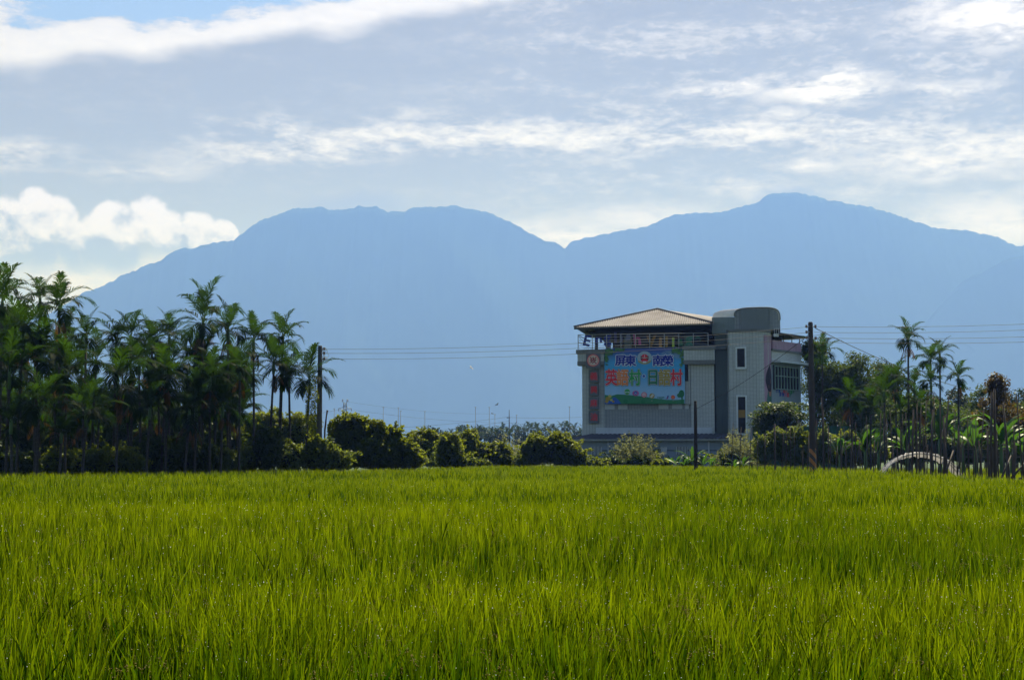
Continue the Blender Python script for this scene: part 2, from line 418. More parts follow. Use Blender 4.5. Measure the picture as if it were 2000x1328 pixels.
def mound(name, loc, lobes, m, seed, label, cat='bush', group=None, dens=420, size=0.13, asp=0.65, hang=0.0, core=True, stem=False, inside=0.25):
    """a leafy bush; lobes are (dx, dy, dz, rx, ry, rz) ellipsoids about loc"""
    rg = np.random.default_rng(seed)
    root = empty(name, loc, label, cat, group)
    L = Leaves(); mb = MB(); lobes = list(lobes); nmain = len(lobes)
    for dx, dy, dz, rx, ry, rz in lobes[:nmain]:
        for k in range(9):                                  # shoots and humps that break the outline
            d = unit_sphere(1, rg)[0]; d[2] = d[2] * .8 + .25; q = rg.uniform(.20, .42)
            lobes.append((dx + d[0] * rx * .88, dy + d[1] * ry * .88, max(.15, dz + d[2] * rz * .9), rx * q, ry * q, rz * q * rg.uniform(.8, 1.5)))
    for li, (dx, dy, dz, rx, ry, rz) in enumerate(lobes):
        area = 4 * math.pi * ((rx * ry) ** 1.6 / 3 + (rx * rz) ** 1.6 / 3 + (ry * rz) ** 1.6 / 3) ** (1 / 1.6)
        n = max(60, int(area * dens * (1 if li < nmain else .7))); d = unit_sphere(n, rg)
        q = 0.56 + 0.86 * fbm(d[:, 0] * 2.6 + 7 + li * 3, d[:, 1] * 2.6 + d[:, 2] * 3.1 + seed % 50, 5, seed + li, 0.6)
        q = q * (1 - inside * rg.random(n) ** 2.2) + np.where(rg.random(n) < 0.10, rg.random(n) * 0.14, 0)
        P = np.stack([dx + d[:, 0] * rx * q, dy + d[:, 1] * ry * q, dz + d[:, 2] * rz * q], 1)
        keep = P[:, 2] > 0.03; P = P[keep]; d = d[keep]
        nn = d * 0.8; nn[:, 2] += 0.55
        L.cards(P, nn, size, asp, rg, 0.75)
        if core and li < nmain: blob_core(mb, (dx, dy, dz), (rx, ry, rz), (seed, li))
    for k in range(int(16 * nmain)):                        # vine shoots reaching out of the mass
        dx, dy, dz, rx, ry, rz = lobes[k % nmain]; d = unit_sphere(1, rg)[0]; d[2] = abs(d[2]) * .9 + .1
        p = np.array([dx + d[0] * rx * .9, dy + d[1] * ry * .9, dz + d[2] * rz * .95]); ln = rg.uniform(.25, .75); nn_ = int(26 * ln / .4); u = np.linspace(0, 1, nn_)
        v = d * .6 + rg.normal(0, .35, 3) + [0, 0, .35]
        P = p + v * ln * u[:, None] + np.array([0, 0, -1.0]) * ln * .45 * (u ** 2)[:, None] + rg.normal(0, .035, (nn_, 3))
        L.cards(P, rg.normal(0, .5, (nn_, 3)) + [0, 0, .8], size, asp, rg, .5)
    link_mesh('foliage', L.mesh('foliage'), m, root)
    if core: mb.build('shade_core', M_CORE, root)  # added dark blobs that block light inside the bush
    if stem:
        sb = MB()
        for k in range(5):
            a = rg.random() * 6.28; l0 = lobes[k % len(lobes)]
            sb.tube([(0.1 * math.cos(a), 0.1 * math.sin(a), 0), (l0[0] * .5, l0[1] * .5, l0[2] * .5), (l0[0], l0[1], l0[2])], [.05, .035, .015], 6)
        sb.build('stem', M_BARK, root)
    return root

def tree(name, loc, h, crown, m, seed, label, cat='tree', group=None, nclump=70, lpc=60, size=0.2, asp=0.5, trunk_r=0.16, layered=False, clump_r=0.55):
    """trunk with limbs and a crown of leaf clumps; crown = list of (dx, dy, z, rx, ry, rz)"""
    rg = np.random.default_rng(seed)
    root = empty(name, loc, label, cat, group)
    tb = MB(); zc = min(c[2] - c[5] * 0.7 for c in crown); zc = max(zc, h * 0.2)
    top = (rg.normal(0, .15), rg.normal(0, .15), zc)
    tb.tube([(0, 0, -0.05), (rg.normal(0, .06), rg.normal(0, .06), zc * .5), top], [trunk_r * 1.25, trunk_r, trunk_r * .8], 9)
    L = Leaves()
    for ci in range(nclump):
        c = crown[ci % len(crown)]
        d = unit_sphere(1, rg)[0]; q = rg.random() ** 0.45
        p = np.array([c[0] + d[0] * c[3] * q, c[1] + d[1] * c[4] * q, c[2] + d[2] * c[5] * q])
        if ci < 14 or ci % 5 == 0:
            mid = (np.array(top) * 0.55 + p * 0.45) + np.array([0, 0, -0.25])
            tb.tube([(top[0] * .8, top[1] * .8, zc * rg.uniform(.7, 1.0)), tuple(mid), tuple(p)], [trunk_r * .42, trunk_r * .25, 0.02], 5)
        n = int(lpc * rg.uniform(.6, 1.4)); e = unit_sphere(n, rg) * (rg.random((n, 1)) ** 0.5) * clump_r * rg.uniform(.7, 1.3)
        e[:, 2] *= 0.32 if layered else 0.7
        N = e * 0.7 + np.array([0, 0, 0.6 if layered else 0.35])
        L.cards(p + e, N, size, asp, rg, 0.5 if layered else 0.8, np.clip(rg.random() * .5 + rg.random(n) * .6, 0, 1))
    tb.build('trunk', M_BARK, root)
    link_mesh('crown', L.mesh('crown'), m, root)
    return root

def frond(L, rg, length, elev, az, droop, base, lf=0.55, nl=24, tone=0.5, wid=0.036, vee=0.5, back=0.0):
    """one feather leaf of a palm: arching rib with leaflets both sides"""
    k = 9; s = np.linspace(0, 1, k)
    ang = elev - droop * s ** 1.5
    h = np.array([math.cos(az), math.sin(az), 0.0]); up = np.array([0, 0, 1.0]); side = np.array([-math.sin(az), math.cos(az), 0.0])
    dirs = np.cos(ang)[:, None] * h + np.sin(ang)[:, None] * up
    C = np.concatenate([np.zeros((1, 3)), np.cumsum(dirs[:-1] * (length / (k - 1)), 0)]) + np.array(base)
    nrm = -np.sin(ang)[:, None] * h + np.cos(ang)[:, None] * up
    L.strips(C[None], (side * 0.022)[None, None].repeat(k, 1) * (1 - 0.7 * s)[None, :, None], np.array([tone]))
    u = np.linspace(0.16, 1.0, nl)
    for sg in (-1, 1):
        uu = np.clip(u + rg.normal(0, .008, nl), 0, 1)
        P = np.stack([np.interp(uu, s, C[:, i]) for i in range(3)], 1)
        D = np.stack([np.interp(uu, s, dirs[:, i]) for i in range(3)], 1); Nn = np.stack([np.interp(uu, s, nrm[:, i]) for i in range(3)], 1)
        spread = (1.05 - 0.62 * uu + rg.normal(0, .06, nl))[:, None]
        v = np.clip(vee + rg.normal(0, .10, nl), -1, 1.2)[:, None]
        dl = D * np.cos(spread) + (side * sg * np.cos(v) + Nn * np.sin(v)) * np.sin(spread)
        ln = (lf * (0.55 + 0.45 * np.sin(np.pi * np.clip(uu * 0.9 + 0.12, 0, 1))) * rg.uniform(.85, 1.12, nl))[:, None]
        g = np.array([0, 0, -1.0])
        p1 = P + dl * ln * .5; p2 = P + dl * ln * .92 + g * ln * (0.16 + back)
        w = np.cross(dl, Nn); w /= np.linalg.norm(w, axis=1, keepdims=True) + 1e-9
        wv = w * wid
        L.strips(np.stack([P, p1, p2], 1), np.stack([wv * .5, wv, wv * .22], 1), np.clip(tone + rg.normal(0, .18, nl), 0, 1))

def palm_crown(seed, nf=12, r=1.55, upright=0.5):
    rg = np.random.default_rng(seed); L = Leaves()
    a0 = rg.random() * 6.28
    for i in range(nf):
        q = i / (nf - 1)                                    # 0 youngest (erect) .. 1 oldest (hanging)
        az = a0 + i * 2.4 + rg.normal(0, .2)
        elev = R(80 - 78 * q ** 1.1) + rg.normal(0, .12)
        droop = R(52 + 58 * q) * rg.uniform(.75, 1.25)
        ln = r * (0.78 + 0.34 * math.sin(math.pi * min(1, q + .25))) * rg.uniform(.88, 1.1)
        frond(L, rg, ln, elev, az, droop, (0.05 * math.cos(az), 0.05 * math.sin(az), -0.25 * q), lf=r * 0.43, nl=27, tone=0.85 - 0.7 * q, wid=0.023, vee=0.55 - 0.45 * q, back=.1)
    return L.mesh('crown')
def dead_frond_mesh(seed, n=2, r=1.3):
    rg = np.random.default_rng(seed); L = Leaves()
    for i in range(n):
        az = rg.random() * 6.28
        frond(L, rg, r * rg.uniform(.7, 1.0), R(-35) + rg.normal(0, .2), az, R(45), (0.08 * math.cos(az), 0.08 * math.sin(az), -0.7), lf=0.26, nl=14, tone=rg.random(), wid=.018, vee=-0.5, back=.3)
    return L.mesh('dead_frond')
CROWNS = [palm_crown(100 + i, nf=11 + i % 4, r=1.5 + 0.06 * (i % 3)) for i in range(8)]
DEADS = [dead_frond_mesh(300 + i, 2 + i % 3) for i in range(5)]
def palm(loc, h, scale, k, label, group, dead=False, lean=(0, 0), rz=0.0, spear=False, trunk_r=0.062):
    """slender areca palm: ringed trunk, green crownshaft, feather crown"""
    root = empty('palm_tree', loc, label, 'palm tree', group)
    b = MB(); n = 7; pts = []
    for i in range(n):
        t = i / (n - 1); pts.append((lean[0] * t * t, lean[1] * t * t, -0.05 + (h - 0.75 * scale + .05) * t))
    b.tube(pts, [trunk_r * (1.35 if i == 0 else 1.05 - .2 * i / (n - 1)) for i in range(n)], 8)
    b.build('trunk', M_PTRUNK, root)
    s = MB(); z0 = h - 0.75 * scale
    s.tube([(lean[0], lean[1], z0), (lean[0], lean[1], z0 + .2 * scale), (lean[0], lean[1], h - .12 * scale), (lean[0], lean[1], h + .05)], [trunk_r * .9, trunk_r * 1.35, trunk_r * 1.1, trunk_r * .6], 8)
    if spear: s.tube([(lean[0], lean[1], h), (lean[0] + .05, lean[1], h + 1.25 * scale)], [.025, .008], 5)
    s.build('crownshaft', M_SHAFT, root)
    c = link_mesh('crown', CROWNS[k % len(CROWNS)], M_PALM if not CROWNS[k % len(CROWNS)].materials else None, root)
    c.location = (lean[0], lean[1], h); c.scale = (scale,) * 3; c.rotation_euler = (0, 0, rz)
    if dead:
        me = DEADS[k % len(DEADS)]
        d = link_mesh('dead_frond', me, M_DEAD if not me.materials else None, root)
        d.location = (lean[0], lean[1], h); d.scale = (scale,) * 3; d.rotation_euler = (0, 0, rz * 1.7)
    return root

def banana(loc, h, seed, label, group, nleaf=8, spread=1.0, small=1.0):
    rg = np.random.default_rng(seed); root = empty('banana_plant', loc, label, 'banana plant', group)
    b = MB(); b.tube([(0, 0, -.05), (.03, 0, h * .35), (.02, .02, h * .62)], [.13 * small, .11 * small, .06 * small], 9); b.build('stem', M_SHAFT, root)
    L = Leaves()
    for i in range(nleaf):
        az = i * 2.4 + rg.normal(0, .3); el = R(rg.uniform(35, 82)); ln = h * 0.62 * rg.uniform(.8, 1.15); k = 8; s = np.linspace(0, 1, k)
        ang = el - R(rg.uniform(35, 95)) * s ** 1.6
        hh = np.array([math.cos(az), math.sin(az), 0]); sd = np.array([-math.sin(az), math.cos(az), 0]); up = np.array([0, 0, 1.])
        dr = np.cos(ang)[:, None] * hh + np.sin(ang)[:, None] * up
        C = np.concatenate([np.zeros((1, 3)), np.cumsum(dr[:-1] * ln / (k - 1), 0)]) * np.array([spread, spread, 1]) + np.array([0, 0, h * .55])
        nr = -np.sin(ang)[:, None] * hh + np.cos(ang)[:, None] * up
        w = 0.24 * small * np.array([.12, .3, .85, 1, 1, .9, .6, .05]); tn = np.array([rg.random()])
        for sg in (-1, 1):
            out = sd * sg * 0.85 - nr * 0.0 + nr * 0.35
            half = out * w[:, None] * .5
            L.strips((C + half)[None], half[None] * sg, tn)
    link_mesh('leaves', L.mesh('leaves', True), M_BANANA, root)
    return root

def wispy(loc, w, h, seed, label, m, n=260, cat='bush', group=None):
    """loose willow-like bush: many thin arching shoots with narrow leaves"""
    rg = np.random.default_rng(seed); root = empty('wispy_bush', loc, label, cat, group)
    L = Leaves(); b = MB()
    for i in range(n):
        az = rg.random() * 6.28; rr = rg.random() ** .5
        el = R(88 - 62 * rr); ln = h * rg.uniform(.65, 1.12); k = 7; s = np.linspace(0, 1, k)
        ang = el - R(rg.uniform(10, 75)) * s ** 1.7
        hh = np.array([math.cos(az) * w / h * 1.0, math.sin(az) * w / h, 0]); up = np.array([0, 0, 1.])
        dr = np.cos(ang)[:, None] * hh + np.sin(ang)[:, None] * up
        C = np.concatenate([np.zeros((1, 3)), np.cumsum(dr[:-1] * ln / (k - 1), 0)])
        if i % 6 == 0: b.tube([tuple(q) for q in C[::2]], [.02, .014, .009, .005], 4)
        m_ = 60; u = rg.uniform(.18, 1.0, m_); P = np.stack([np.interp(u, s, C[:, j]) for j in range(3)], 1) + rg.normal(0, .05, (m_, 3))
        P = P[P[:, 2] > .02]
        L.cards(P, rg.normal(0, 1, P.shape) + np.array([0, 0, .3]), 0.20, 0.26, rg, .6)
    b.build('branches', M_BARK, root); link_mesh('foliage', L.mesh('foliage'), m, root)
    return root
# ------------------------------------------------------------------ the paddy
EDGE = [(-300, 928), (0, 925), (200, 924), (400, 921), (600, 918), (700, 916), (800, 914), (900, 912), (1000, 910), (1100, 909), (1300, 909), (1420, 910), (1500, 912), (1600, 914), (1700, 917), (1800, 922), (1900, 931), (2000, 938), (2300, 945)]
CANOPY = 0.85
_ex = np.array([e[0] for e in EDGE], float); _ed = (EYE - CANOPY) * F / (np.array([e[1] for e in EDGE], float) - 888)
def edge_y(x, y):
    """far edge of the paddy in the direction of (x, y)"""
    return np.interp(1000 + F * x / y, _ex, _ed)
def paddy():
    rg = np.random.default_rng(42)
    L = Leaves(); dew = []; near_pts = []
    zones = [(2.3, 9.5, 30, 62, 6, 0.0056), (9.5, 22, 26, 30, 4, 0.0066), (22, 45, 18, 14, 3, 0.0092), (45, 114, 8, 10, 3, 0.016)]
    for y0, y1, hills, per, k, hw in zones:
        area = 0.37 * (y1 ** 2 - y0 ** 2) + (14 if y0 < 12 else 8) * (y1 - y0); nh = int(area * hills)
        y = np.sqrt(rg.random(nh) * (y1 ** 2 - y0 ** 2) + y0 ** 2); x = rg.uniform(-1, 1, nh) * (0.37 * y + (7 if y0 < 12 else 4))
        keep = y < edge_y(x, y); x = x[keep]; y = y[keep]; nh = len(x)
        big = fbm(x / 6.0 + 40, y / 9.0 + 3, 4, 5) - 0.5
        hh = 0.85 + big * 0.22 + rg.normal(0, .03, nh)
        ht = np.clip(0.10 + 0.62 * np.clip((y - 4) / 30, 0, 1) ** .8 + (fbm(x / 3.0, y / 4.0 + 50, 3, 9) - .5) * .9 + rg.normal(0, .12, nh), 0, 1)  # tone rises with distance: canopy shade near, glowing tips far, put into leaf colour
        n = nh * per
        bx = np.repeat(x, per) + rg.normal(0, .045, n); by = np.repeat(y, per) + rg.normal(0, .045, n)
        H = np.repeat(hh, per) * (1.12 - .52 * rg.random(n) ** 1.3)
        az = rg.random(n) * 2 * np.pi
        lean = np.abs(rg.normal(0.04, .16, n)); bend = np.abs(rg.normal(0.0, .26, n)) + .03
        far_bend = rg.random(n) < .006; bend = np.where(far_bend, rg.uniform(.8, 1.6, n), bend)
        ln = rg.uniform(.42, .68, n) if y0 < 20 else rg.uniform(.30, .5, n)
        z0 = H - ln * np.cos(lean + bend * .4)
        s = np.linspace(0, 1, k)
        ang = lean[:, None] + bend[:, None] * s[None] ** 1.6           # from the vertical
        wind = 0.10
        dx = np.sin(ang) * np.cos(az)[:, None] + wind * .6 * s; dy = np.sin(ang) * np.sin(az)[:, None]; dz = np.cos(ang)
        D = np.stack([dx, dy, dz], 2) * (ln / (k - 1))[:, None, None]
        C = np.concatenate([np.zeros((n, 1, 3)), np.cumsum(D[:, :-1], 1)], 1)
        C += np.stack([bx, by, z0], 1)[:, None, :]
        tw = az + np.pi / 2 + rg.normal(0, .5, n)
        prof = np.interp(s, [0, .25, .55, .85, 1], [.55, 1, .9, .45, .04])
        W = np.stack([np.cos(tw), np.sin(tw), np.zeros(n)], 1)[:, None, :] * (prof * hw)[None, :, None] * rg.uniform(.7, 1.25, n)[:, None, None]
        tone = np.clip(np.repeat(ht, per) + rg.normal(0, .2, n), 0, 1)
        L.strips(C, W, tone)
        if y0 < 40:
            frac = {2.3: .16, 9.5: .05, 22: .03}[y0]
            i = np.nonzero(rg.random(n) < frac)[0]; j = rg.integers(1, k, len(i))
            P = C[i, j] + rg.normal(0, .004, (len(i), 3)); P[:, 2] += .002
            dew.append(P)
        if y0 < 15: near_pts.append((x, y, hh))
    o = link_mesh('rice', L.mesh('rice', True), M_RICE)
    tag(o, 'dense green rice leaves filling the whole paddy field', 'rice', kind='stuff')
    # ears of grain
    V = []; Fc = []; nb = 0
    oc = np.array([(1, 0, 0), (-1, 0, 0), (0, 1, 0), (0, -1, 0), (0, 0, 1), (0, 0, -1)], float)
    of = np.array([(0, 2, 4), (2, 1, 4), (1, 3, 4), (3, 0, 4), (2, 0, 5), (1, 2, 5), (3, 1, 5), (0, 3, 5)])
    gp = []; gd = []
    for x, y, hh in near_pts:
        m = rg.random(len(x)) < np.where(y < 9.5, 0.62, 0.25)
        for a, b, h in zip(x[m], y[m], hh[m]):
            az = rg.random() * 6.28; k = 12; s = np.linspace(0, 1, k); l = rg.uniform(.16, .24)
            e = R(75) - R(rg.uniform(110, 165)) * s
            d = np.stack([np.cos(e) * math.cos(az), np.cos(e) * math.sin(az), np.sin(e)], 1)
            c = np.cumsum(d * l / k, 0) + np.array([a, b, h - rg.uniform(.04, .26)])
            for q in range(3):
                gp.append(c + rg.normal(0, .007, c.shape) + np.array([0, 0, -.004 * q])); gd.append(d + rg.normal(0, .3, d.shape))
    gp = np.concatenate(gp); gd = np.concatenate(gd); gd /= np.linalg.norm(gd, axis=1, keepdims=True)
    t1 = np.cross(gd, [0.3, 0.2, 1.0]); t1 /= np.linalg.norm(t1, axis=1, keepdims=True); t2 = np.cross(gd, t1)
    Pv = (gp[:, None, :] + oc[None, :, 0:1] * gd[:, None] * .0058 + oc[None, :, 1:2] * t1[:, None] * .0024 + oc[None, :, 2:3] * t2[:, None] * .0024)
    Ff = (of[None] + (np.arange(len(gp)) * 6)[:, None, None]).reshape(-1, 3)
    tn = np.repeat(rg.random(len(gp)), 6)
    g = link_mesh('rice_ears', mesh_np('rice_ears', Pv.reshape(-1, 3), Ff, True, {'tone': tn, 'along': tn * 0}), leaf_mat('rice_grain', (0.17, 0.135, 0.03), (0.34, 0.27, 0.07), (0.60, 0.48, 0.09), .05, .5, .4))
    tag(g, 'drooping tan ears of grain among the near rice', 'rice ears', kind='stuff')
    # dew
    P = np.concatenate(dew); r = np.clip(0.00027 * P[:, 1], .0015, .0036) * rg.uniform(.55, 1.35, len(P))
    Pv = P[:, None, :] + oc[None] * r[:, None, None]
    Ff = (of[None] + (np.arange(len(P)) * 6)[:, None, None]).reshape(-1, 3)
    md, t, b = tree_of('dew_water'); b.inputs['Base Color'].default_value = (.9, .93, .95, 1); b.inputs['Roughness'].default_value = .15
    tr = t.nodes.new('ShaderNodeBsdfTranslucent'); tr.inputs[0].default_value = (1, 1, 1, 1); mx = t.nodes.new('ShaderNodeMixShader'); mx.inputs[0].default_value = .75
    t.links.new(b.outputs[0], mx.inputs[1]); t.links.new(tr.outputs[0], mx.inputs[2]); t.links.new(mx.outputs[0], t.nodes['Material Output'].inputs['Surface'])
    d = link_mesh('dew_drops', mesh_np('dew_drops', Pv.reshape(-1, 3), Ff, True), md)
    tag(d, 'tiny white dew drops glinting on the rice leaves', 'dew', kind='stuff')
    # wet soil the plants stand in
    xs = np.array([e for e in _ex]); far = np.stack([(xs - 1000) / F * _ed, _ed, np.full(len(xs), .02)], 1)
    vs = [(-10, 1.2, .02), (10, 1.2, .02)] + [tuple(q) for q in far[::-1]]
    me = bpy.data.meshes.new('paddy_soil'); me.from_pydata(vs, [], [list(range(len(vs)))]); me.update()
    tag(link_mesh('paddy_soil', me, mat('wet_soil', (0.035, 0.032, 0.018), .6, .4, 1.5)), 'wet dark soil under the rice', 'soil', kind='structure')
paddy()
# ------------------------------------------------------------------ the concrete house with the banner
BY = 119.0; BA = R(10.5)
_o = at(1140, 750, BY); B0 = Vector((_o.x, _o.y, 0))
_e = Vector((math.cos(BA), -math.sin(BA), 0)); _f = Vector((math.sin(BA), math.cos(BA), 0))
def bl(px, py, ly=0.0):
    """photo pixel -> (lx, z) on the building plane lying ly metres behind the front wall"""
    d = at(px, py, 100.0) - Vector((0, 0, EYE)); p0 = B0 + _f * ly
    s = (p0.dot(_f)) / d.dot(_f); P = d * s + Vector((0, 0, EYE)) - B0
    return P.dot(_e), P.z
def LX(px, ly=0.0, py=760): return bl(px, py, ly)[0]
def LZ(py, px=1270, ly=0.0): return bl(px, py, ly)[1]

def tile_mat(name, c1, c2, grout, w=0.24, h=0.11):
    m, t, b = tree_of(name)
    tc = t.nodes.new('ShaderNodeTexCoord'); sp = t.nodes.new('ShaderNodeSeparateXYZ'); t.links.new(tc.outputs['Object'], sp.inputs[0])
    x, y, z = (V_(o) for o in sp.outputs)
    cv = t.nodes.new('ShaderNodeCombineXYZ'); t.links.new((x + y * 0.8).s, cv.inputs[0]); t.links.new(z.s, cv.inputs[1])
    bk = t.nodes.new('ShaderNodeTexBrick'); bk.offset = 0.0
    t.links.new(cv.outputs[0], bk.inputs['Vector'])
    bk.inputs['Color1'].default_value = (*c1, 1); bk.inputs['Color2'].default_value = (*c2, 1); bk.inputs['Mortar'].default_value = (*grout, 1)
    bk.inputs['Scale'].default_value = 1.0; bk.inputs['Mortar Size'].default_value = 0.012; bk.inputs['Brick Width'].default_value = w; bk.inputs['Row Height'].default_value = h
    # rain streaks and soot
    st = noise3(x * 2.2, y * 2.2, z * 0.12, 1.6, 5, 0.6); bl_ = noise3(x, y, z, 0.35, 4)
    c = cmix(sstep(st, 0.52, 0.78) * 0.45, bk.outputs['Color'], [q * 0.45 for q in c1])
    c = cmix(sstep(bl_, 0.4, 0.75) * 0.3, c, [q * 0.6 for q in c2])
    t.links.new(c, b.inputs['Base Color']); b.inputs['Roughness'].default_value = 0.45; b.inputs['Specular IOR Level'].default_value = 0.35
    return m
def plaster(name, col, streak=0.5):
    m, t, b = tree_of(name)
    tc = t.nodes.new('ShaderNodeTexCoord'); sp = t.nodes.new('ShaderNodeSeparateXYZ'); t.links.new(tc.outputs['Object'], sp.inputs[0])
    x, y, z = (V_(o) for o in sp.outputs)
    st = noise3(x * 2.5, y * 2.5, z * 0.15, 1.8, 5, 0.6); n = noise3(x, y, z, 0.8, 5)
    c = cmix(n, [q * 0.8 for q in col], [min(1, q * 1.15) for q in col])
    c = cmix(sstep(st, 0.5, 0.8) * streak, c, [q * 0.4 for q in col])
    t.links.new(c, b.inputs['Base Color']); b.inputs['Roughness'].default_value = 0.85
    return m
MT_WHITE = tile_mat('white_wall_tile', (0.56, 0.585, 0.56), (0.49, 0.515, 0.495), (0.21, 0.225, 0.22))
MT_GREY = tile_mat('grey_wall_tile', (0.34, 0.365, 0.375), (0.29, 0.315, 0.325), (0.14, 0.155, 0.16))
MP_DARK = plaster('grey_green_plaster', (0.11, 0.14, 0.138))
MP_LIGHT = plaster('pale_plaster', (0.55, 0.59, 0.62), 0.35)
MP_COPING = plaster('dark_coping', (0.17, 0.175, 0.165))
MP_CHAR = plaster('charcoal_cladding', (0.05, 0.058, 0.062), 0.3)
MP_BLUE = plaster('faded_blue_render', (0.28, 0.335, 0.39), 0.4)
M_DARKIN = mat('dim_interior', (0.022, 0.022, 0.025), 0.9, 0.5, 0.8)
M_GLASS = mat('dark_window_glass', (0.012, 0.013, 0.018), 0.35, 0.3, 1.0, spec=0.12)
M_FRAME = mat('pale_window_frame', (0.66, 0.69, 0.68), 0.5, 0.2, 3.0)
M_STEEL = mat('stainless_tube', (0.40, 0.41, 0.42), 0.6, 0.15, 6.0, metal=0.0, spec=0.15)
M_PINK = None
def corr_mat(name, col, rust):
    m, t, b = tree_of(name)
    tc = t.nodes.new('ShaderNodeTexCoord'); n = t.nodes.new('ShaderNodeTexNoise'); n.inputs['Scale'].default_value = 0.7; n.inputs['Detail'].default_value = 7
    t.links.new(tc.outputs['Object'], n.inputs['Vector'])
    c = cmix(sstep(V_(n.outputs['Fac']), 0.42, 0.7), col, rust); t.links.new(c, b.inputs['Base Color'])
    b.inputs['Roughness'].default_value = 0.8; b.inputs['Specular IOR Level'].default_value = 0.15
    return m
M_ROOF = corr_mat('weathered_roof_sheet', (0.29, 0.265, 0.255), (0.215, 0.19, 0.18))
M_ROOFDARK = corr_mat('dark_roof_sheet', (0.075, 0.07, 0.08), (0.05, 0.045, 0.045))

bld = empty('building', B0, 'three storey grey tiled house with open roof terrace and barrel vaulted stair tower', 'building', rz=-BA)
def part(mb, name, m): return mb.build(name, m, bld)

zg = 0.0
z_skirt0, z_skirt1 = LZ(850), LZ(835)
z_par0, z_par1, z_cop = LZ(705), LZ(690), LZ(681)
z_band = LZ(713)
xL, xR = LX(1137), LX(1395)
x163, x180, x337, x348 = LX(1163), LX(1181), LX(1337), LX(1349)
DEP = 11.0
# front wall: one sheet with the five bricked-up openings left as shallow recesses
mb = MB()
zt = LZ(681); zb = 0.0
mb.box(xL, x348, 0.12, DEP, zb, zt - 0.12)
part(mb, 'wall', MT_GREY)
mb = MB()
w0, w1 = LZ(799), LZ(789)
gaps = [(1181, 1200), (1207, 1225), (1286, 1305), (1312, 1332), (1337.5, 1345.5)]
part(MB().box(xL, LX(1180.5), 0.0, 0.118, z_skirt0, z_band), 'corner_wall', MT_WHITE)
part(MB().box(LX(1180.7), x348 - .003, 0.02, 0.117, z_skirt1 - .3, w0 - .03).box(LX(1180.7), x348 - .003, 0.02, 0.117, w1 + .03, z_par0), 'front_wall', MT_GREY)
for a, b in gaps:
    part(MB().box(LX(a), LX(b), 0.05, 0.116, w0, w1), 'blocked_window', MP_LIGHT)
# panel right of the banner, and column
part(MB().box(x348 + .003, xR, -0.06, DEP - 1, 0, LZ(709)), 'panel_wall', MT_WHITE)
part(MB().box(LX(1338), LX(1348), -0.10, 0.018, LZ(790), z_band), 'column', MT_WHITE)
part(MB().box(LX(1337.3), LX(1344.8), -0.13, -0.103, LZ(745), LZ(711)), 'side_window', M_GLASS)
# projecting parapets left and right with copings
for nm, a, b in (('l', 1130, 1181), ('r', 1337, 1397)):
    a = LX(a); b = LX(b); yp = -0.55; dz = LZ(685) - LZ(690) if nm == 'r' else 0
    part(MB().box(a, b, yp, 0.35, z_par0 + .0, z_par1 + dz), 'parapet', MT_WHITE)
    part(MB().box(a - .02, b + .02, yp - .02, 0.36, z_band, z_par0 - .002), 'band', MP_COPING)
    part(MB().box(a - .12, b + .1, yp - .12, 0.40, z_par1 + dz + .002, z_par1 + dz + .33), 'coping', MP_COPING)
# terrace slab and dim room behind the balcony
part(MB().box(LX(1181.5), LX(1336.5), -0.40, 0.116, z_par1 + .0, LZ(681.5)), 'terrace_edge', MP_COPING)
z_ter = LZ(681)
part(MB().box(xL + .05, LX(1420), 0.13, DEP, z_ter - .11, z_ter + .02), 'terrace_floor', MP_COPING)
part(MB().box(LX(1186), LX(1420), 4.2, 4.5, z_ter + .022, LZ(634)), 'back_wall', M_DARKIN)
for a, b, m in ((1162.5, 1168, MP_CHAR), (1184, 1193, plaster('teal_post', (0.05, 0.10, 0.10)))):
    part(MB().box(LX(a, .5), LX(b, .5), .4, .7, z_ter + .022, LZ(637)), 'post', m)
for a, b in ((1220, 1234), (1337, 1352)):
    part(MB().box(LX(a, 3.9), LX(b, 3.9), 3.9, 4.19, z_ter + .023, LZ(650, ly=3.9)).box(LX(a - .5, 3.9), LX(b + .5, 3.9), 3.86, 4.18, LZ(649.6, ly=3.9), LZ(647.5, ly=3.9)), 'pillar', plaster('pale_teal_paint', (0.22, 0.33, 0.33)))
# railing
mb = MB(); rx0, rx1 = LX(1129.5, -.5), LX(1384, -.5); rz0 = LZ(680, ly=-.5); rz1 = LZ(652, ly=-.5)
for k in range(6):
    z = rz0 + (rz1 - rz0) * (0.06 + 0.94 * k / 5); mb.tube([(rx0, -.5, z), (rx1, -.5, z)], .028 if k == 5 else .017, 6)
for q in np.linspace(rx0, rx1, 10): mb.tube([(q, -.5, rz0), (q, -.5, rz1)], .035, 6)
mb.tube([(rx0, -.5, rz1), (rx0, 3.8, rz1)], .028, 6); mb.tube([(rx0, -.5, (rz0 + rz1) / 2), (rx0, 3.8, (rz0 + rz1) / 2)], .017, 6); mb.tube([(rx0 + .05, -.45, rz1 - .1), (rx0 + .9, -.42, rz0)], .02, 6)
part(mb, 'railing', M_STEEL)

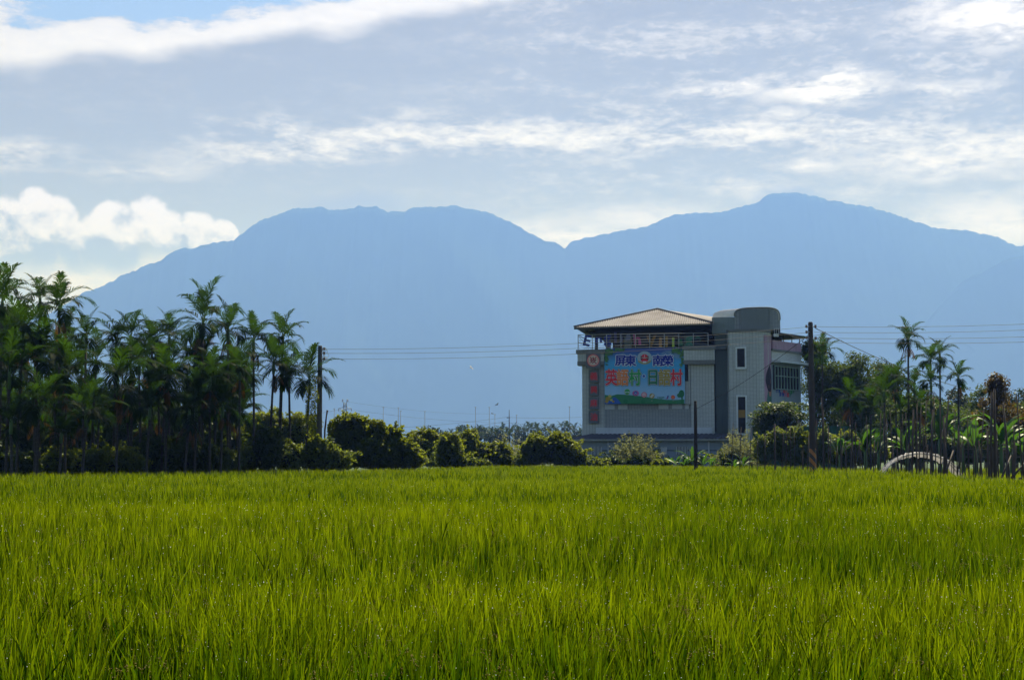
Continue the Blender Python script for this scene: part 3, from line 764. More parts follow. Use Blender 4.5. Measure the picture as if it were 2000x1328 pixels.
# pyramid roof of corrugated sheet
def corrugated(a, b, c, d, pitch=0.22, amp=0.035, n=4):
    """sheet a-b (eave) to d-c (top), waves running up the slope"""
    a, b, c, d = map(Vector, (a, b, c, d)); L_ = (b - a).length; m_ = int(L_ / pitch) * n
    nrm = (b - a).cross(d - a).normalized()
    vs = []; fs = []
    for i in range(m_ + 1):
        u = i / m_; w = nrm * amp * math.sin(2 * math.pi * i / n)
        vs += [a.lerp(b, u) + w, d.lerp(c, u) + w]
    for i in range(m_): fs.append((2 * i, 2 * i + 2, 2 * i + 3, 2 * i + 1))
    return vs, fs
def P3(px, py, ly): x, z = bl(px, py, ly); return Vector((x, ly, z))
peak = P3(1284, 604, 5.2); fl = P3(1121, 639, -1.1); fr_ = P3(1392, 631, -1.1); br = P3(1408, 621.5, 8.5); blk = Vector((fl.x - .1, 11.5, fl.z + .1))
mb = MB()
def tri_sheet(a, b, c):
    vs, fs = corrugated(a, b, c, c); mb.add(vs, fs, 0, True)
# front slope: waves run straight up the slope, cut by the hips
e = (fr_ - fl); nw = 62; n4 = nw * 4
top_u = (peak - fl).dot(e) / e.dot(e)
nrm = e.cross(peak - fl).normalized(); upv = (peak - fl) - e * top_u
vs = []; fs = []
for i in range(n4 + 1):
    u = i / n4; h = u / top_u if u < top_u else (1 - u) / (1 - top_u)
    w = nrm * .045 * math.sin(2 * math.pi * i / 4); vs += [fl + e * u + w, fl + e * u + upv * h + w]
for i in range(n4): fs.append((2 * i, 2 * i + 2, 2 * i + 3, 2 * i + 1))
mb.add(vs, fs, 0, False)
for a, b in ((fr_, br), (br, blk), (blk, fl)): tri_sheet(a, b, peak)
part(mb, 'roof', M_ROOF)
mb = MB()
for a in (fl, fr_): mb.tube([a + Vector((0, 0, .06)), peak + Vector((0, 0, .07))], .07, 6)
mb.tube([fl + Vector((0, .05, -.12)), fr_ + Vector((0, .05, -.12))], .07, 5)
for i in range(9):
    a = fl.lerp(fr_, (i + .5) / 9); mb.tube([a + Vector((0, .1, -.14)), peak + Vector((0, 0, -.3))], .05, 5)
mb.tube([fl + Vector((.9, 1.0, -.25)), fl + Vector((.9, 9, -.15))], .09, 5); mb.tube([fl + Vector((1.7, 1.3, -.3)), fr_ + Vector((-.3, 2.4, -.2))], .09, 5)
part(mb, 'roof_frame', MP_CHAR)

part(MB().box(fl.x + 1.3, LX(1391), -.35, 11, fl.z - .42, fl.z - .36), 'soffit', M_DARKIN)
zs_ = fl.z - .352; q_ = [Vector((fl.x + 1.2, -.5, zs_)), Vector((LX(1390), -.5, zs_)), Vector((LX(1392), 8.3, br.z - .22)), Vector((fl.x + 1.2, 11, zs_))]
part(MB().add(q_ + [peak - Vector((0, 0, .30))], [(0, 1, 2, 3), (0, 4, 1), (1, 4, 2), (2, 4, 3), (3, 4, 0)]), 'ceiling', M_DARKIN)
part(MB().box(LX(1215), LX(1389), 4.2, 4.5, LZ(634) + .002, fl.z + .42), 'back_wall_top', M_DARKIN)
# recess wall and stair tower
xa, xb, xc, xd = LX(1392.5), LX(1421), LX(1480), LX(1508)
part(MB().box(xR + .003, LX(1424), 0.55, 7, 0, LZ(650)), 'recess_wall', MP_DARK)
part(MB().tube([(LX(1396.5), .5, LZ(843)), (LX(1396.5), .5, LZ(730)), (LX(1396.5), .5, LZ(655))], .05, 6), 'drainpipe', MP_CHAR)
Rr = xd - xc
poly = [(xb, 0.2), (xb + .15, -0.45), (xc, -0.75)] + [(xc + Rr * math.sin(t) * 1.0, -0.75 + Rr * 2.0 * (1 - math.cos(t))) for t in np.linspace(.2, math.pi / 2, 7)]
poly2 = poly + [(xd, 7), (xb, 7)]
zt_t = LZ(652)
def wall_with_holes(): pass
part(MB().prism(poly2, 0, zt_t), 'tower_wall', MT_WHITE)
cp = [(x + (0.10 if x > xc else -.04 if x <= xb else 0), y - .10) for x, y in poly] + [(xd + .1, 6.9), (xb - .04, 6.9)]
part(MB().prism(cp, zt_t + .002, zt_t + .20), 'tower_coping', MP_COPING)
def tower_y(lx):
    return -0.45 - 0.30 * (lx - xb - .15) / (xc - xb - .15)
def tower_window(a, b, y1, y0, nm):
    lx0, lx1 = LX(a, -.6), LX(b, -.6); z0, z1 = LZ(y0, 1448, -.6), LZ(y1, 1448, -.6); yy = tower_y(lx1) - .0
    f = MB(); t = .13
    f.box(lx0 - t, lx0, yy - .10, yy + .12, z0 - t, z1 + t); f.box(lx1, lx1 + t, yy - .10, yy + .12, z0 - t, z1 + t)
    f.box(lx0, lx1, yy - .10, yy + .12, z1, z1 + t); f.box(lx0 - .1, lx1 + .1, yy - .16, yy + .12, z0 - t - .05, z0 - .003)
    fo = part(f, 'window', M_FRAME)
    MB().box(lx0 + .002, lx1 - .002, yy - .04, yy + .12, z0 + .0, z1 - .002).build('pane', M_GLASS, fo)
    return fo, lx0, lx1, yy
tower_window(1440.5, 1455.5, 681, 717, 'w')
fo, lx0, lx1, yy = tower_window(1441, 1455.5, 775, 846, 'd')
MB().box(lx0 + .03, lx1 - .03, yy - .055, yy - .042, LZ(816, 1448), LZ(801, 1448)).build('yellow_sheet', mat('faded_yellow_sheet', (0.30, 0.17, 0.03), .8), fo)
# penthouse over the stairs with its barrel vault
zp0 = zt_t + .2; ax = LX(1391.5); a1 = LX(1436); a2 = LX(1526)
zs_l, zs_top, zs_r = LZ(621), LZ(604.5), LZ(629)
part(MB().box(ax, a1 - .003, 0.30, 5, zp0 - .25, zs_l - .02), 'penthouse_wall', plaster('pale_grey_green_plaster', (0.20, 0.235, 0.225), .3))
part(MB().box(a1, a2, 0.32, 5, zp0 + .002, zs_r - .02), 'penthouse_end_wall', MT_GREY)
part(MB().box(LX(1448.5), LX(1503), 0.02, 0.315, zp0 + .002, zs_top - .10), 'stair_cladding', plaster('slate_cladding', (0.19, 0.21, 0.21), .3))
def arch(n=28):
    c = (a1 + a2) / 2; h = (a2 - a1) / 2; o = []
    for i in range(n + 1):
        t = math.pi * (1 - i / n); x = c + h * math.copysign(abs(math.cos(t)) ** .55, math.cos(t)); base = zs_l + (zs_r - zs_l) * i / n
        o.append((x, base + (zs_top - base) * math.sin(t) ** .55))
    return o
A = arch(); shx = (ax - a1); L_ = 1.5; n = len(A)
nl = 44; vs = []; fs = []
for j in range(nl + 1):
    u = j / nl; w = .030 * math.sin(2 * math.pi * j / 4)
    for i, (x, z) in enumerate(A): vs.append((x + shx * u, 0.20 + L_ * u, z + w))
for j in range(nl):
    for i in range(n - 1): fs.append((j * n + i, j * n + i + 1, (j + 1) * n + i + 1, (j + 1) * n + i))
mb = MB().add(vs, fs, 0, False); part(mb, 'vault_roof', corr_mat('sunlit_vault_sheet', (0.74, 0.71, 0.66), (0.58, 0.54, 0.49)))  # roof metal in a brighter colour, so the vault's flank looks sunlit
G_ = [(a1 + .004, zs_r - .018)] + [(x, z - .02) for x, z in A] + [(a2 - .004, zs_r - .018)]; ng = len(G_); me_f = list(range(ng))
part(MB().add([(x, 0.31, z) for x, z in G_] + [(x, 0.6, z) for x, z in G_], [list(reversed(me_f)), [i + ng for i in me_f]] + [(i, i + 1, ng + i + 1, ng + i) for i in range(ng - 1)]), 'gable_wall', MT_GREY)
part(MB().tube([(x, .24, z + .02) for x, z in A], .05, 5), 'vault_edge', MP_COPING)
# small window with air conditioner at the right of the penthouse
fo = part(MB().box(LX(1514), LX(1522.5), .24, .318, LZ(661), LZ(645)), 'window', M_FRAME)
MB().box(LX(1515), LX(1518), .22, .238, LZ(655), LZ(646)).build('pane', M_GLASS, fo); MB().box(LX(1518.7), LX(1521.7), .22, .238, LZ(655), LZ(646)).build('pane', M_GLASS, fo)
part(MB().box(LX(1512.5), LX(1519), -.1, .236, LZ(661), LZ(656)), 'air_conditioner', M_FRAME)

# wing running back to the right: pink balcony, tiled band, slab, barred window
wA = Vector((LX(1507), 0.9, 0)); WL = 5.2; wdir = Vector((math.cos(R(62)), math.sin(R(62)), 0)); wn = Vector((wdir.y, -wdir.x, 0))
def wing(s0, s1, d0, d1, z0, z1):
    """box along the wing face: s along, d outwards"""
    vs = []
    for z in (z0, z1):
        for d in (d0, d1):
            for s in (s0, s1): vs.append(wA + wdir * s + wn * d + Vector((0, 0, z)))
    return vs, [(0, 1, 3, 2), (4, 6, 7, 5), (0, 4, 5, 1), (2, 3, 7, 6), (0, 2, 6, 4), (1, 5, 7, 3)]
def wpart(name, m, *boxes, parent=None):
    mb = MB()
    for b in boxes: mb.add(*wing(*b))
    return mb.build(name, m, parent or bld)
zw = {k: LZ(v, 1508, .9) for k, v in dict(par1=664, par0=681, led=685, til0=704, slab=708, win1=712, win0=760).items()}
wpart('wing_wall', MP_BLUE, (0, WL, -3.2, 0, 0, zw['slab']))
wpart('wing_band', MT_WHITE, (0.0, WL + .02, -3.1, 0.05, zw['til0'], zw['led']))
wpart('wing_ledge', MP_COPING, (0, WL + .1, -3.1, 0.16, zw['led'] + .002, zw['par0']))
def pink_mat():
    m, t, b = tree_of('peeling_pink_paint')
    tc = t.nodes.new('ShaderNodeTexCoord'); sp = t.nodes.new('ShaderNodeSeparateXYZ'); t.links.new(tc.outputs['Object'], sp.inputs[0])
    x, y, z = (V_(o) for o in sp.outputs)
    st = noise3(x * 3, y * 3, z * .35, 2.2, 6, .65); n = noise3(x, y, z, 1.4, 5)
    c = cmix(n, (0.36, 0.20, 0.30), (0.47, 0.33, 0.40)); c = cmix(sstep(st, .50, .70) * .7, c, (0.14, .10, .11)); c = cmix(sstep(st, .36, .28) * .6, c, (0.5, .46, .46))
    t.links.new(c, b.inputs['Base Color']); b.inputs['Roughness'].default_value = .8
    return m
M_PINK = pink_mat()
wpart('wing_parapet', M_PINK, (0.15, WL, -0.10, 0.10, zw['par0'] + .002, zw['par1']))
wpart('window_canopy', MP_LIGHT, (0, WL + 1.3, 0.002, 0.85, zw['slab'] + .0, zw['til0'] - .003))
fo = wpart('wing_window', M_GLASS, (0.25, WL - .3, 0.004, 0.03, zw['win0'], zw['win1']))
M_GREENFRAME = mat('pale_green_frame', (0.26, 0.36, 0.31), .5)
bars = [(0.2 + (WL - .45) * k / 9 - .03, 0.2 + (WL - .45) * k / 9 + .03, 0.20, 0.26, zw['win0'], zw['win1'] - .05) for k in range(10)]
zm = zw['win1'] - .95
wpart('window_grille', M_GREENFRAME, *bars, (0.2, WL - .2, .262, .30, zm, zm + .07), (0.2, WL - .2, .262, .30, zw['win0'], zw['win0'] + .07), (0.2, WL - .2, .262, .30, zw['win1'] - .15, zw['win1'] - .08), parent=fo)
wpart('roof_canopy', M_ROOFDARK, (0.6, WL + 1.6, -2.6, 0.45, LZ(652, 1525, 1.5), LZ(652, 1525, 1.5) + .09))
mb = MB()
for s in (0.7, 2.2, 3.7, WL - .1):
    p = wA + wdir * s; mb = MB(); mb.tube([p + Vector((0, 0, zw['par1'])), p + Vector((0, 0, LZ(652, 1525, 1.5)))], .05, 6); part(mb, 'canopy_post', MP_CHAR)
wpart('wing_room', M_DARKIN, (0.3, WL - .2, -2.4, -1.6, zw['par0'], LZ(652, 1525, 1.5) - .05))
# painted woman's portrait on the rounded corner: pink ground, dark hair, green dress
def skin_on_corner(name, m, f0, f1, z0, z1, off, outline=None, k=14):
    """a thin painted patch following the rounded corner between fractions f0..f1"""
    seg = [(xc, -0.75)] + poly[3:]; ln = [0.0]
    for a, b in zip(seg, seg[1:]): ln.append(ln[-1] + math.dist(a, b))
    def pt(f):
        q = f * ln[-1]; i = max(j for j in range(len(seg) - 1) if ln[j] <= q + 1e-9)
        u = (q - ln[i]) / (ln[i + 1] - ln[i]); a, b = seg[i], seg[i + 1]
        n_ = Vector((b[1] - a[1], -(b[0] - a[0]), 0)).normalized()
        return Vector((a[0] + (b[0] - a[0]) * u, a[1] + (b[1] - a[1]) * u, 0)) + n_ * off
    vs = []; fs = []
    for j in range(k + 1):
        v = j / k; z = z0 + (z1 - z0) * v
        g0, g1 = (f0, f1) if outline is None else outline(v)
        for i in range(9): p = pt(min(.999, g0 + (g1 - g0) * i / 8)); vs.append((p.x, p.y, z))
    for j in range(k):
        for i in range(8): fs.append((j * 9 + i, j * 9 + i + 1, (j + 1) * 9 + i + 1, (j + 1) * 9 + i))
    return MB().add(vs, fs).build(name, m, bld if name == 'mural' else MUR)
zq = lambda py: LZ(py, 1495, -.4)
MUR = skin_on_corner('mural', M_PINK, .22, .99, zq(790), zq(654), .006)
skin_on_corner('painted_dress', mat('painted_green', (0.07, 0.16, 0.12), .8), 0, 1, zq(790), zq(764), .009, lambda v: (.28 + .12 * v, .96 - .18 * v))
skin_on_corner('painted_neck', mat('painted_skin', (0.36, 0.17, 0.11), .8), 0, 1, zq(773), zq(738), .012, lambda v: (.50 - .08 * math.sin(3 * v), .66 + .12 * math.sin(3 * v)))
skin_on_corner('painted_hair', mat('painted_black', (0.03, 0.022, 0.032), .8), 0, 1, zq(764), zq(713), .015, lambda v: (.52 - .24 * math.sin(math.pi * min(1, v * .9 + .1)) ** .8, .56 + .22 * math.sin(math.pi * min(1, v * .9 + .12)) ** .8))

# skirt and the long shed in front
part(MB().box(LX(1163.5), x348 - .004, -.16, .0, z_skirt0, z_skirt1).box(x348 + .004, LX(1390), -.20, -.063, z_skirt0 + .1, z_skirt1), 'skirt', MP_LIGHT)
for a, b in ((0, 0),): pass
SY = -4.6
shed = empty('shed', B0 + _e * LX(1110) + _f * SY, 'long low blue grey shed with dark lean-to roof below the tiled house', 'shed', rz=-BA)
def sbl(px, py, ly): x, z = bl(px, py, ly); return x - LX(1110), z
def spart(mb, name, m, parent=None): return mb.build(name, m, parent or shed)
sx0, sx1 = sbl(1112, 880, SY)[0], sbl(1445, 880, SY)[0]
ze = sbl(1270, 857, SY)[1]; zr = sbl(1270, 847, 0)[1]
spart(MB().box(sx0, sx1, 0, 4.1, 0, ze - .12), 'wall', MP_BLUE)
spart(MB().box(sx0 - .02, sx1, -.03, 0, ze - .95, ze - .88), 'wall_band', MP_CHAR)
spart(MB().box(sx0 - .3, sx1 + .1, -.42, -.05, ze - .16, ze - .02), 'gutter', mat('pale_gutter', (0.30, 0.31, 0.27), .6))
for a, b in ((1187, 1189), (1383, 1386)): spart(MB().box(sbl(a, 880, SY)[0], sbl(b, 880, SY)[0], -.08, -.032, 0, ze - .2), 'drainpipe', MP_LIGHT)
vs, fs = corrugated((sx0 - .3, -.40, ze), (sx1 + .1, -.40, ze), (sx1 + .1, 4.3, zr), (sx0 + 1.25, 4.3, zr), .42, .03)
spart(MB().add(vs, fs), 'roof', M_ROOFDARK)
a = Vector((sx0 - .3, -.40, ze + .01)); b = Vector((sx0 - 1.0, 4.3, ze + .05)); c = Vector((sx0 + 1.25, 4.3, zr + .02))
spart(MB().add([a, b, c], [(0, 2, 1)]), 'roof_end', corr_mat('sunlit_roof_sheet', (0.42, 0.38, 0.35), (0.33, 0.29, 0.26)))  # sunlight on the end slope is put into a paler sheet colour
for a, b, y0, y1 in ((1156, 1175, 889, 872), (1291, 1302, 888, 873), (1322, 1342, 888, 872)):
    fo = spart(MB().box(sbl(a, 880, SY)[0], sbl(b, 880, SY)[0], -.035, -.012, sbl(a, y0, SY)[1], sbl(a, y1, SY)[1]), 'window', M_GLASS)
    g = MB(); x0, x1 = sbl(a, 880, SY)[0], sbl(b, 880, SY)[0]
    for q in np.linspace(x0, x1, 8): g.box(q - .025, q + .025, -.09, -.04, sbl(a, y0, SY)[1], sbl(a, y1, SY)[1])
    spart(g, 'bars', M_FRAME, fo)

# ------------------------------------------------------------------ lettering
def text_mesh(s, size, offset=0.0, ext=0.0, shear=0.0, space=1.0):
    cu = bpy.data.curves.new('lettering', 'FONT'); cu.body = s; cu.size = size; cu.align_x = 'CENTER'; cu.align_y = 'CENTER'
    cu.offset = offset; cu.extrude = ext; cu.shear = shear; cu.resolution_u = 3; cu.space_character = space
    ob = bpy.data.objects.new('lettering', cu); COL.objects.link(ob)
    me = bpy.data.meshes.new_from_object(ob.evaluated_get(bpy.context.evaluated_depsgraph_get()))
    bpy.data.objects.remove(ob); bpy.data.curves.remove(cu)
    if len(me.vertices):
        c = np.empty(len(me.vertices) * 3, dtype=np.float32); me.vertices.foreach_get('co', c); c = c.reshape(-1, 3)
        mid = (c.max(0) + c.min(0)) / 2; c[:, :2] -= mid[:2]; me.vertices.foreach_set('co', c.ravel())
    return me
def flat(name, col, rough=.6): return mat(name, col, rough, .08, 2.0)
CW = flat('print_white', (.70, .74, .78)); CNAVY = flat('print_navy', (.010, .025, .28)); CRED = flat('print_red', (.70, .02, .03)); CORG = flat('print_orange', (.75, .20, .02))
CGRN = flat('print_green', (.02, .32, .05)); COLV = flat('print_olive', (.38, .26, .02)); CDKG = flat('print_dark_green', (.008, .16, .05)); CBLU = flat('print_blue', (.02, .10, .42)); CBLK = flat('print_black', (.015, .017, .02))
CPNK = flat('print_pink', (.50, .12, .32)); CGOLD = flat('print_gold', (.36, .30, .07)); CYEL = flat('print_yellow', (.50, .46, .10)); CCRM = flat('print_cream', (.62, .58, .48))
def put_text(parent, s, x, y, z, size, m, off=0.0, name='character', sx=1.0, rot=0.0, ext=0.0):
    me = text_mesh(s, size, 0.0, ext)
    if off:                                                # bold strokes: the same glyph repeated round a small ring
        n = len(me.vertices); c = np.empty(n * 3, dtype=np.float32); me.vertices.foreach_get('co', c); c = c.reshape(-1, 3)
        P = [tuple(p.vertices) for p in me.polygons]; V = []; Fs = []
        for k in range(9):
            t = 2 * math.pi * k / 8; d = np.array([0, 0, 0]) if k == 8 else np.array([math.cos(t) * off, math.sin(t) * off, -.0006 * (k + 1)])
            V += [tuple(q) for q in c + d]; Fs += [tuple(i + k * n for i in f) for f in P]
        me = bpy.data.meshes.new('lettering'); me.from_pydata(V, [], Fs); me.update()
    o = link_mesh(name, me, m, parent)
    o.location = (x, y, z); o.rotation_euler = (R(90), rot, 0); o.scale = (sx, 1, 1)
    return o
def disc(parent, name, x, y, z, r, m, sx=1.0, n=28, r0=0.0):
    mb = MB(); o = [(math.cos(2 * math.pi * i / n), math.sin(2 * math.pi * i / n)) for i in range(n)]
    if r0: mb.add([(x + c * r * sx, y, z + s * r) for c, s in o] + [(x + c * r0 * sx, y, z + s * r0) for c, s in o], [(i, (i + 1) % n, n + (i + 1) % n, n + i) for i in range(n)])
    else: mb.add([(x + c * r * sx, y, z + s * r) for c, s in o], [tuple(range(n))])
    return mb.build(name, m, parent)
def shape(parent, name, pts, y, m): return MB().add([(x, y, z) for x, z in pts], [tuple(range(len(pts)))]).build(name, m, parent)

# the big banner
bn0 = bl(1181, 789, -.5); bn1 = bl(1337, 679, -.5); BW = bn1[0] - bn0[0]; BH = bn1[1] - bn0[1]
ban = empty('banner', B0 + _e * ((bn0[0] + bn1[0]) / 2) + _f * -.50 + Vector((0, 0, bn0[1])), 'large printed blue banner with red and green Chinese characters hung on the grey tiled wall', 'banner', rz=-BA)
def banner_print():
    m, t, b = tree_of('banner_print'); tc = t.nodes.new('ShaderNodeTexCoord'); sp = t.nodes.new('ShaderNodeSeparateXYZ'); t.links.new(tc.outputs['Object'], sp.inputs[0])
    x, y, z = (V_(o) for o in sp.outputs); v = z * (1 / BH)
    n = noise3(x * .8, z * 1.8, 2.0, 1.3, 5)
    c = cmix(sstep(v, .15, .62), (.32, .56, .80), (.03, .40, .78)); c = cmix(sstep(v, .70, .97), c, (.010, .06, .34))
    c = cmix(sstep(n, .50, .66) * sstep(v, .72, .84) * (1.0 - sstep(v, .93, .97)) * .7, c, (.20, .36, .48))
    w = noise3(x * 1.5, z * .3, 4.0, 1.0, 3)
    c = cmix(w * .25, c, (.02, .06, .12))
    t.links.new(c, b.inputs['Base Color']); b.inputs['Roughness'].default_value = .45
    return m
def bp(px, py): q = bl(px, py, -.5); return q[0] - (bn0[0] + bn1[0]) / 2, q[1] - bn0[1]
# slightly slack cloth
nx, nz = 26, 16; vs = []; fs = []
for j in range(nz + 1):
    for i in range(nx + 1):
        vs.append((-BW / 2 + BW * i / nx, .012 * math.sin(i * 1.3) * math.sin(math.pi * j / nz) * .5 + .02, BH * j / nz))
for j in range(nz):
    for i in range(nx): fs.append((j * (nx + 1) + i, j * (nx + 1) + i + 1, (j + 1) * (nx + 1) + i + 1, (j + 1) * (nx + 1) + i))
MB().add(vs, fs, 0, True).build('cloth', banner_print(), ban)
def sign_char(s, px, py, hpx, m, sx=1.0, bold=.02):
    x, z = bp(px, py); sz = (bp(px, py - hpx)[1] - z) * 1.06
    put_text(ban, s, x, -.012, z, sz, CBLK if m is not CNAVY else CW, bold * 3.2, 'character_outline', sx)
    if m is not CNAVY: put_text(ban, s, x, -.020, z, sz, CW, bold * 2.2, 'character_outline', sx)
    put_text(ban, s, x, -.028, z, sz, m, bold * 1.2, 'character', sx)
for s, px in (('屏', 1212), ('東', 1231.5), ('南', 1285), ('榮', 1304.5)): sign_char(s, px, 704, 21, CNAVY, 1.0, .026)
for s, px, m in (('英', 1194, CRED), ('語', 1216, CORG), ('村', 1240, CGRN), ('日', 1275, CDKG), ('語', 1298, COLV), ('村', 1321, CRED)): sign_char(s, px, 737, 31, m, .74, .034)
x, z = bp(1257.5, 734.5); disc(ban, 'dot', x, -.02, z, .15, CW); disc(ban, 'dot', x, -.028, z, .115, CBLU)
# school crest: pale arc, red dome with dark stripes, white foot, gold ribbon
x, z = bp(1259, 700); px_ = BW / 156.0
disc(ban, 'crest_arc', x, -.004, z + 1 * px_, 13 * px_, flat('print_pale', (.34, .44, .50)), 1.1)
disc(ban, 'crest', x, -.012, z, 8.2 * px_, CRED, .95)
for sg in (-1, 1):
    shape(ban, 'crest_stripe', [(x + sg * 2 * px_, z + 1 * px_), (x + sg * 7.6 * px_, z + 5.2 * px_), (x + sg * 7.8 * px_, z + 2 * px_), (x + sg * 3 * px_, z - .5 * px_)][::1 if sg < 0 else -1], -.016, CBLK)
    shape(ban, 'crest_stripe', [(x + sg * 3 * px_, z - 1 * px_), (x + sg * 7.8 * px_, z + 1 * px_), (x + sg * 7.4 * px_, z - 2.6 * px_), (x + sg * 4 * px_, z - 2.2 * px_)][::1 if sg < 0 else -1], -.018, CBLK)
    shape(ban, 'crest_stripe', [(x, z + 1.5 * px_), (x + sg * 7 * px_, z + 2.0 * px_), (x + sg * 7 * px_, z + 1.3 * px_), (x, z + .2 * px_)][::1 if sg < 0 else -1], -.020, CCRM)
shape(ban, 'crest_stripe', [(x - .6 * px_, z + 3 * px_), (x + .6 * px_, z + 3 * px_), (x + .5 * px_, z + 6.5 * px_), (x - .5 * px_, z + 6.5 * px_)], -.021, CW)
shape(ban, 'crest_foot', [(x - 3.5 * px_, z - 8.6 * px_), (x + 3.5 * px_, z - 8.6 * px_), (x + 3.5 * px_, z - 5.6 * px_), (x - 3.5 * px_, z - 5.6 * px_)], -.021, CW)
rb = []
for i in range(13): t = -1 + 2 * i / 12; rb.append((x + t * 12.5 * px_, z - (10.8 - 4.2 * t * t) * px_))
shape(ban, 'crest_ribbon', rb + [(a, b + 2.9 * px_) for a, b in reversed(rb)], -.014, CGOLD)
# foliage in the top corners
rgb_ = np.random.default_rng(5); Lb = Leaves()
for cx, cz, n, sx_, sz_ in ((1190, 687, 60, 9, 6), (1184, 700, 34, 3.2, 12), (1322, 686, 40, 9, 5), (1333, 700, 30, 3, 14), (1212, 682, 20, 10, 2.5)):
    X, Z = bp(cx, cz); P = np.stack([X + rgb_.normal(0, sx_ * .5, n) * px_, np.full(n, -.010) - rgb_.random(n) * .012, Z + rgb_.normal(0, sz_ * .5, n) * px_], 1)
    P[:, 0] = np.clip(P[:, 0], -BW / 2 + .12, BW / 2 - .12); P[:, 2] = np.clip(P[:, 2], .2, BH - .1)
    Lb.cards(P, np.tile([0, -1.0, 0], (n, 1)), .30, .45, rgb_, .05)
def print_leaf():
    m, t, b = tree_of('print_leaf'); a_ = t.nodes.new('ShaderNodeAttribute'); a_.attribute_name = 'tone'
    t.links.new(cmix(V_(a_.outputs['Fac']), (.015, .09, .03), (.08, .26, .04)), b.inputs['Base Color']); return m
link_mesh('printed_leaves', Lb.mesh('printed_leaves'), print_leaf(), ban)
# hill, tree and stream along the foot
hp = [(1181, 789), (1337, 789), (1337, 780), (1320, 781), (1300, 780.5), (1280, 778), (1255, 774), (1225, 771), (1205, 770), (1195, 773), (1181, 771)]
shape(ban, 'printed_hill', [bp(a + (.3 if a == 1181 else -.3 if a == 1337 else 0), min(b, 788.7)) for a, b in hp], -.004, flat('print_hill', (.025, .20, .07)))
shape(ban, 'printed_stream', [bp(*q) for q in ((1181.3, 788.6), (1214, 788.6), (1208, 781), (1201, 775), (1197, 777), (1193, 783), (1181.3, 781))], -.008, CBLU)
x, z = bp(1331.5, 769); disc(ban, 'printed_tree', x - .02, -.008, z, 7.2 * px_, CDKG, .72); disc(ban, 'printed_tree', x - 5 * px_, -.0095, z - 3 * px_, 4 * px_, CDKG)
shape(ban, 'printed_tree', [bp(*q) for q in ((1330.5, 787), (1334, 787), (1333, 772), (1331, 772))], -.009, CDKG)
for a, b, r in ((1222, 784, 4.5), (1256, 784.5, 4)): x, z = bp(a, b); disc(ban, 'printed_bush', x, -.008, z, r * px_, CDKG)
for a, b, r, m in ((1187, 779, 4.2, COLV), (1191, 774, 3.2, CYEL), (1185, 784, 3.4, COLV), (1194, 781, 2.4, CYEL), (1198, 784, 2.2, COLV)): x, z = bp(a, b); disc(ban, 'printed_flower', x, -.012, z, r * px_, m, 1.1, 9)
# row of round logos
x, z = bp(1225, 765); disc(ban, 'logo', x, -.012, z, 5.6 * px_, CYEL); disc(ban, 'logo', x, -.016, z, 5.0 * px_, CGRN); shape(ban, 'logo', [(x - 5 * px_, z - .2 * px_), (x + 5 * px_, z - .2 * px_), (x + 3.6 * px_, z - 2 * px_), (x, z - 1.0 * px_), (x - 3.6 * px_, z - 2 * px_)], -.02, CW)
x, z = bp(1241.5, 768); disc(ban, 'logo', x, -.012, z, 5.2 * px_, CPNK, 1.25); disc(ban, 'logo', x, -.016, z + .4 * px_, 3.4 * px_, CBLU, .9); shape(ban, 'logo', [(x - 3.5 * px_, z - 2 * px_), (x, z + .6 * px_), (x + 3.5 * px_, z - 2 * px_), (x, z - .6 * px_)], -.02, CW)
x, z = bp(1258, 771); disc(ban, 'logo', x, -.012, z, 5.3 * px_, CRED); disc(ban, 'logo', x, -.016, z, 4.1 * px_, CW, 1, 28, 3.3 * px_); put_text(ban, 'M', x, -.02, z, 6 * px_, CW, .01, 'logo')
x, z = bp(1273.5, 773); disc(ban, 'logo', x, -.012, z, 5.0 * px_, COLV); disc(ban, 'logo', x + 1.2 * px_, -.016, z + 1.3 * px_, 2.4 * px_, CCRM); disc(ban, 'logo', x - 1.2 * px_, -.016, z - 1.6 * px_, 2.2 * px_, CCRM)
x, z = bp(1290.5, 776.3); put_text(ban, 'TYBAAM', x, -.012, z, 3.6 * px_, CDKG, .006, 'lettering')
put_text(ban, 'ooooo', x - .3 * px_, -.012, z - 3.0 * px_, 2.6 * px_, CDKG, .004, 'lettering')
x, z = bp(1303, 776); shape(ban, 'logo', [(x - 3.6 * px_, z - 3 * px_), (x + 1.6 * px_, z - 3 * px_), (x + 3.4 * px_, z + 3.6 * px_), (x + .6 * px_, z + 3.2 * px_), (x - .2 * px_, z - 1 * px_)], -.012, CNAVY); shape(ban, 'logo', [(x - 1 * px_, z - 2.0 * px_), (x + 1 * px_, z - 2.0 * px_), (x + 1.6 * px_, z + 1 * px_)], -.016, CRED)
x, z = bp(1314.5, 775.5); disc(ban, 'logo', x, -.012, z, 3.8 * px_, CRED); disc(ban, 'logo', x, -.016, z, 2.5 * px_, CORG, 1, 10)
for a in (1273, 1315): x, z = bp(a, 782.6); put_text(ban, '----', x, -.012, z, 2.6 * px_, CCRM, .004, 'lettering')

